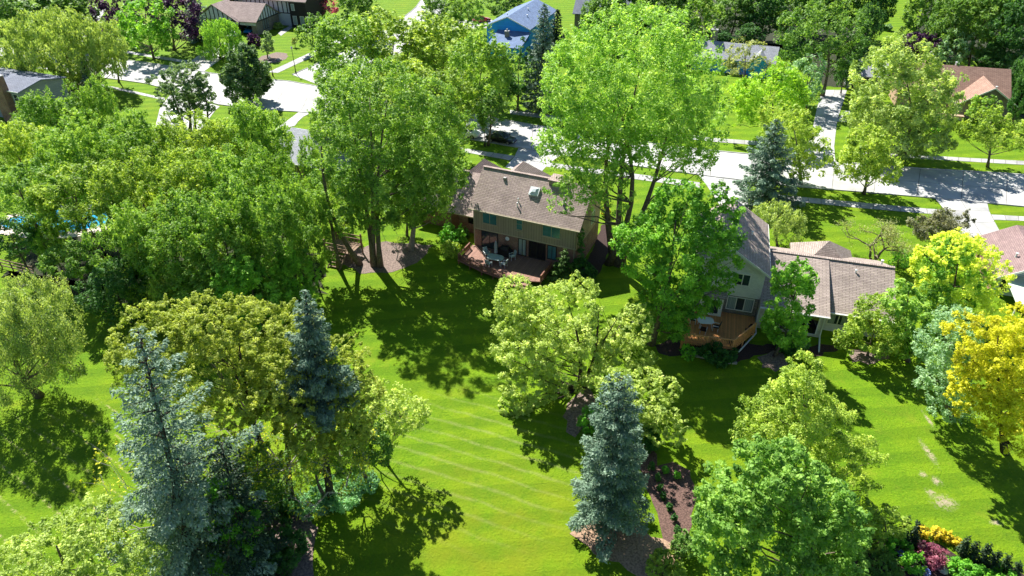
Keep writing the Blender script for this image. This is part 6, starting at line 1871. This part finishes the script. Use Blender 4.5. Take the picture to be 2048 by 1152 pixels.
tree('plum_tree', 'purple', 'dark burgundy tree behind the pale silvery maple', crown=(1838, 85, 34, 20), base=(1842, 135))
tree('grey_green_tree', 'greygreen', 'grey green tree behind the chimney of the russet house', crown=(1905, 100, 34, 32), base=(1910, 145))
shrub('garden_bush', 'bush_green', 'rounded bush before the russet house lawn', (1868, 255, 14, 9), 'lawn bushes')
shrub('garden_bush', 'silver', 'small pale bush in the sunny clearing', (1760, 52, 11, 6), 'lawn bushes')
shrub('garden_bush', 'greygreen', 'second pale bush in the sunny clearing', (1776, 56, 8, 6), 'lawn bushes')
tree('weeping_tree', 'willow', 'weeping pale green tree behind the white house roof', base=(1555, 492), lobes=[(1555, 435, 42, 32), (1580, 455, 30, 34), (1530, 430, 25, 24)], limbs=12)
branchy('crabapple_tree', 'thinly leaved crooked crabapple on the sunny front lawn', (1745, 523), 6.2, 0.5, 'bark', 'olive', 4200, 5, stems=3, seed=64, r0=0.17, leafL=0.15)
branchy('crabapple_tree', 'grey brown twiggy tree by the wide driveway', (1885, 505), 5.2, 0.45, 'bark', 'greybrown', 6500, 5, stems=4, seed=62, r0=0.12, leafL=0.15)
tree('grey_brown_bush', 'greybrown', 'grey brown bush left of the yellow tipped maple', base=(1862, 500), lobes=[(1870, 462, 42, 28), (1900, 445, 34, 24)], limbs=18, cat='shrub', lai=1.4)
tree('maple_tree', 'yellowtip', 'round maple with yellow tipped leaves beside the mauve roof', base=(1915, 640), lobes=[(1910, 540, 76, 58), (1900, 590, 60, 40), (1950, 575, 45, 45), (1905, 500, 48, 34)], limbs=14)
tree('golden_locust_tree', 'gold', 'golden yellow honey locust at the right edge', base=(2010, 905), r0=0.24, limbs=22,
     lobes=[(1990, 680, 75, 55), (2040, 720, 70, 75), (1960, 720, 50, 48), (2000, 770, 75, 55), (1930, 790, 38, 28, -0.5), (2045, 640, 40, 35), (2040, 860, 40, 55, -1), (1990, 830, 60, 45, 0), (2030, 800, 60, 50, -0.5), (1945, 760, 45, 40)])
tree('viburnum', 'greygreen', 'tall grey green shrub left of the golden locust', base=(1900, 835), lobes=[(1895, 700, 55, 55), (1885, 760, 50, 50), (1920, 650, 50, 42), (1900, 805, 42, 40)], cat='shrub', limbs=12)
tree('leafy_shrub', 'maple_fresh', 'tall leafy green shrub at the right end of the white house', base=(1815, 722), lobes=[(1810, 600, 34, 45), (1820, 650, 44, 48), (1825, 690, 38, 35)], cat='shrub', limbs=12)
tree('leafy_shrub', 'maple_fresh', 'mid green shrub below the yellow tipped maple', base=(1870, 660), lobes=[(1865, 605, 38, 36), (1890, 630, 30, 28)], cat='shrub', limbs=10)
shrub('lawn_shrub', 'bush_green', 'thin green shrub on the lawn behind the white house end', (1800, 520, 22, 18), lai=0.6)

# ------------------------------------------------------------------ shrubs round the houses
conifer('small_spruce', 'spruce_yellow', 'small bright green spruce at the right corner of the brown deck', (1122, 560), (1132, 500), 26, cat='shrub', profile=0.7)
shrub('round_evergreen', 'bush_dark', 'dark round evergreen at the house corner', (1163, 538, 18, 22), hfrac=1.2)
shrub('round_evergreen', 'bush_dark', 'dark low evergreen at the foot of the brick side wall', (1182, 548, 14, 15))
shrub('flowering_bush', 'bush_gold', 'bright yellow bush beyond the brick side wall', (1212, 424, 9, 10))
shrub('garden_bush', 'bush_green', 'light green bush left of the brown deck', (905, 470, 26, 18), 'bushes by the middle house')
shrub('garden_bush', 'maple_yellow', 'yellowish bush below the light green bush by the deck', (900, 500, 22, 15), 'bushes by the middle house')
shrub('garden_bush', 'bush_dark', 'dark bush against the low wing wall', (925, 468, 14, 12), 'bushes by the middle house')
shrub('garden_bush', 'bush_dark', 'dark bush below the sunroom doors', (1590, 690, 34, 14), 'bushes below the white house')
shrub('garden_bush', 'bush_dark', 'dark bush under the front corner of the orange deck', (1430, 705, 36, 12), 'bushes below the white house')
shrub('garden_bush', 'bush_green', 'small weedy bush by the maple trunk', (1375, 705, 16, 16), 'bushes below the white house')
shrub('garden_bush', 'bush_green', 'green bush on the bed left of the blue spruce stem', (1180, 840, 24, 26))
shrub('garden_bush', 'bush_dark', 'dark green bush at the top of the purple mulch bed', (1292, 880, 26, 28))
shrub('garden_bush', 'maple_yellow', 'yellow green bush at the bottom edge by the wood chips', (1330, 1140, 40, 26))
shrub('garden_bush', 'wood', 'dark green bush between mulch bed and fresh green maple', (1370, 1095, 25, 35))
tree('climbing_ivy', 'dark', 'climbing ivy on the corner of the middle house', base=(1161, 545), lobes=[(1162, 525, 8, 22), (1163, 495, 6, 22), (1162, 470, 6, 14)], cat='vine', limbs=4, r0=0.06)
tree('leafy_shrub', 'maple_yellow', 'olive green shrub at the right foot of the fresh green maple', base=(1775, 1090), lobes=[(1765, 1040, 45, 35), (1735, 1075, 40, 35), (1720, 1020, 35, 30)], cat='shrub', limbs=10)
# young conifers on the purple mulch; dark leaves stand in for shade on most
for u, v, a, b, sp, lab in [(1330, 940, 6, 9, 'bush_green', 'bright young conifer left of the top of the purple mulch bed'), (1354, 950, 6, 10, 'bush_green', 'bright young conifer right of the top of the purple mulch bed'), (1303, 932, 6, 9, 'bush_dark', 'dark young conifer highest on the purple mulch bed'),
                           (1316, 955, 5, 8, 'bush_dark', 'dark young conifer second down the purple mulch bed'), (1321, 975, 5, 8, 'bush_dark', 'dark young conifer third down the purple mulch bed'), (1327, 992, 5, 8, 'bush_dark', 'dark young conifer fourth down the purple mulch bed'),
                           (1339, 1015, 6, 8, 'bush_dark', 'dark young conifer fifth down the purple mulch bed'), (1348, 1035, 6, 8, 'bush_dark', 'dark young conifer sixth down the purple mulch bed'), (1356, 1060, 6, 9, 'bush_dark', 'dark young conifer lowest on the purple mulch bed')]:
    shrub('young_conifer', sp, lab, (u, v, a, b), 'young conifers on the purple mulch', 1.2)
# garden row at the bottom right; backlit shade of the cone shrubs painted into needles
for i, (b_, t_, lab) in enumerate([((1800, 1085), (1812, 1036), 'first dark cone shrub left of the golden bushes'), ((1824, 1088), (1831, 1044), 'dark cone shrub touching the golden bushes on their left'),
                                   ((1921, 1116), (1932, 1076), 'dark cone shrub touching the golden bushes on their right'), ((1938, 1124), (1951, 1085), 'second dark cone shrub right of the golden bushes'),
                                   ((1960, 1130), (1976, 1089), 'third dark cone shrub right of the golden bushes'), ((1980, 1138), (1996, 1104), 'fourth dark cone shrub right of the golden bushes'),
                                   ((2006, 1142), (2015, 1112), 'small dark cone shrub fifth right of the golden bushes'), ((2030, 1152), (2036, 1128), 'smallest dark cone shrub in the right corner')]):
    conifer('cone_shrub', 'cedar_needles', lab, b_, t_, 9 if i < 6 else 7, 'dark cone shrubs in a row', cat='shrub', profile=0.75, skirt=0.02, lai=4.5, wob=0.15)
for u, v, a, b, lab in [(1850, 1064, 13, 14, 'golden bush leftmost of the golden row'), (1874, 1067, 12, 14, 'golden bush second of the golden row'), (1895, 1073, 11, 14, 'golden bush third of the golden row'), (1913, 1083, 10, 14, 'golden bush rightmost of the golden row')]:
    shrub('golden_bush', 'bush_gold', lab, (u, v, a, b), 'golden bushes in the garden row')
shrub('burgundy_maple_shrub', 'burgundy', 'spreading burgundy maple shrub in front of the golden bushes', (1868, 1112, 30, 16))
for u, v, a, b, sp, lab in [(1795, 1098, 30, 16, 'bush_green', 'light green bush below the first cone shrub'), (1830, 1128, 20, 20, 'bush_green', 'fountain grass clump left of the burgundy shrub'), (1925, 1142, 30, 18, 'bush_green', 'light green bush below the right cone shrubs'),
                           (1965, 1150, 26, 14, 'bush_green', 'light green bush at the bottom edge of the garden row'), (2005, 1150, 28, 14, 'bush_green', 'light green bush near the bottom right corner'), (1765, 1140, 40, 22, 'wood', 'shaded bush under the fresh green maple')]:
    shrub('garden_bush', sp, lab, (u, v, a, b), 'bushes of the corner garden')
M['flower_blue'] = plain('flower_blue', (0.16, 0.24, 0.62), 0.7, 0.2, 6)
for u, v, lab in ((1803, 1116, 'blue flower clump beside the fountain grass'), (1846, 1149, 'blue flower clump at the bottom edge of the garden')):
    p = g(u, v); t = empty('blue_flowers', (p[0], p[1], 0)); tag(t, lab, 'flowers', 'blue flowers')
    rn = random.Random(u); m = MB(); st = MB()
    for k in range(46):
        a = rn.uniform(0, 6.28); r_ = 0.34 * rn.random() ** 0.5; z = rn.uniform(0.2, 0.42); x, y = math.cos(a) * r_, math.sin(a) * r_
        m.lathe([(0.02, 0), (0.045, 0.03), (0.01, 0.06)], 5, (x, y, z)); st.tube([(x * 0.5, y * 0.5, 0), (x, y, z)], 0.008, 3)
    m.build('blossoms', M['flower_blue'], t); st.build('stems', SPEC['bush_green']['mat'], t)
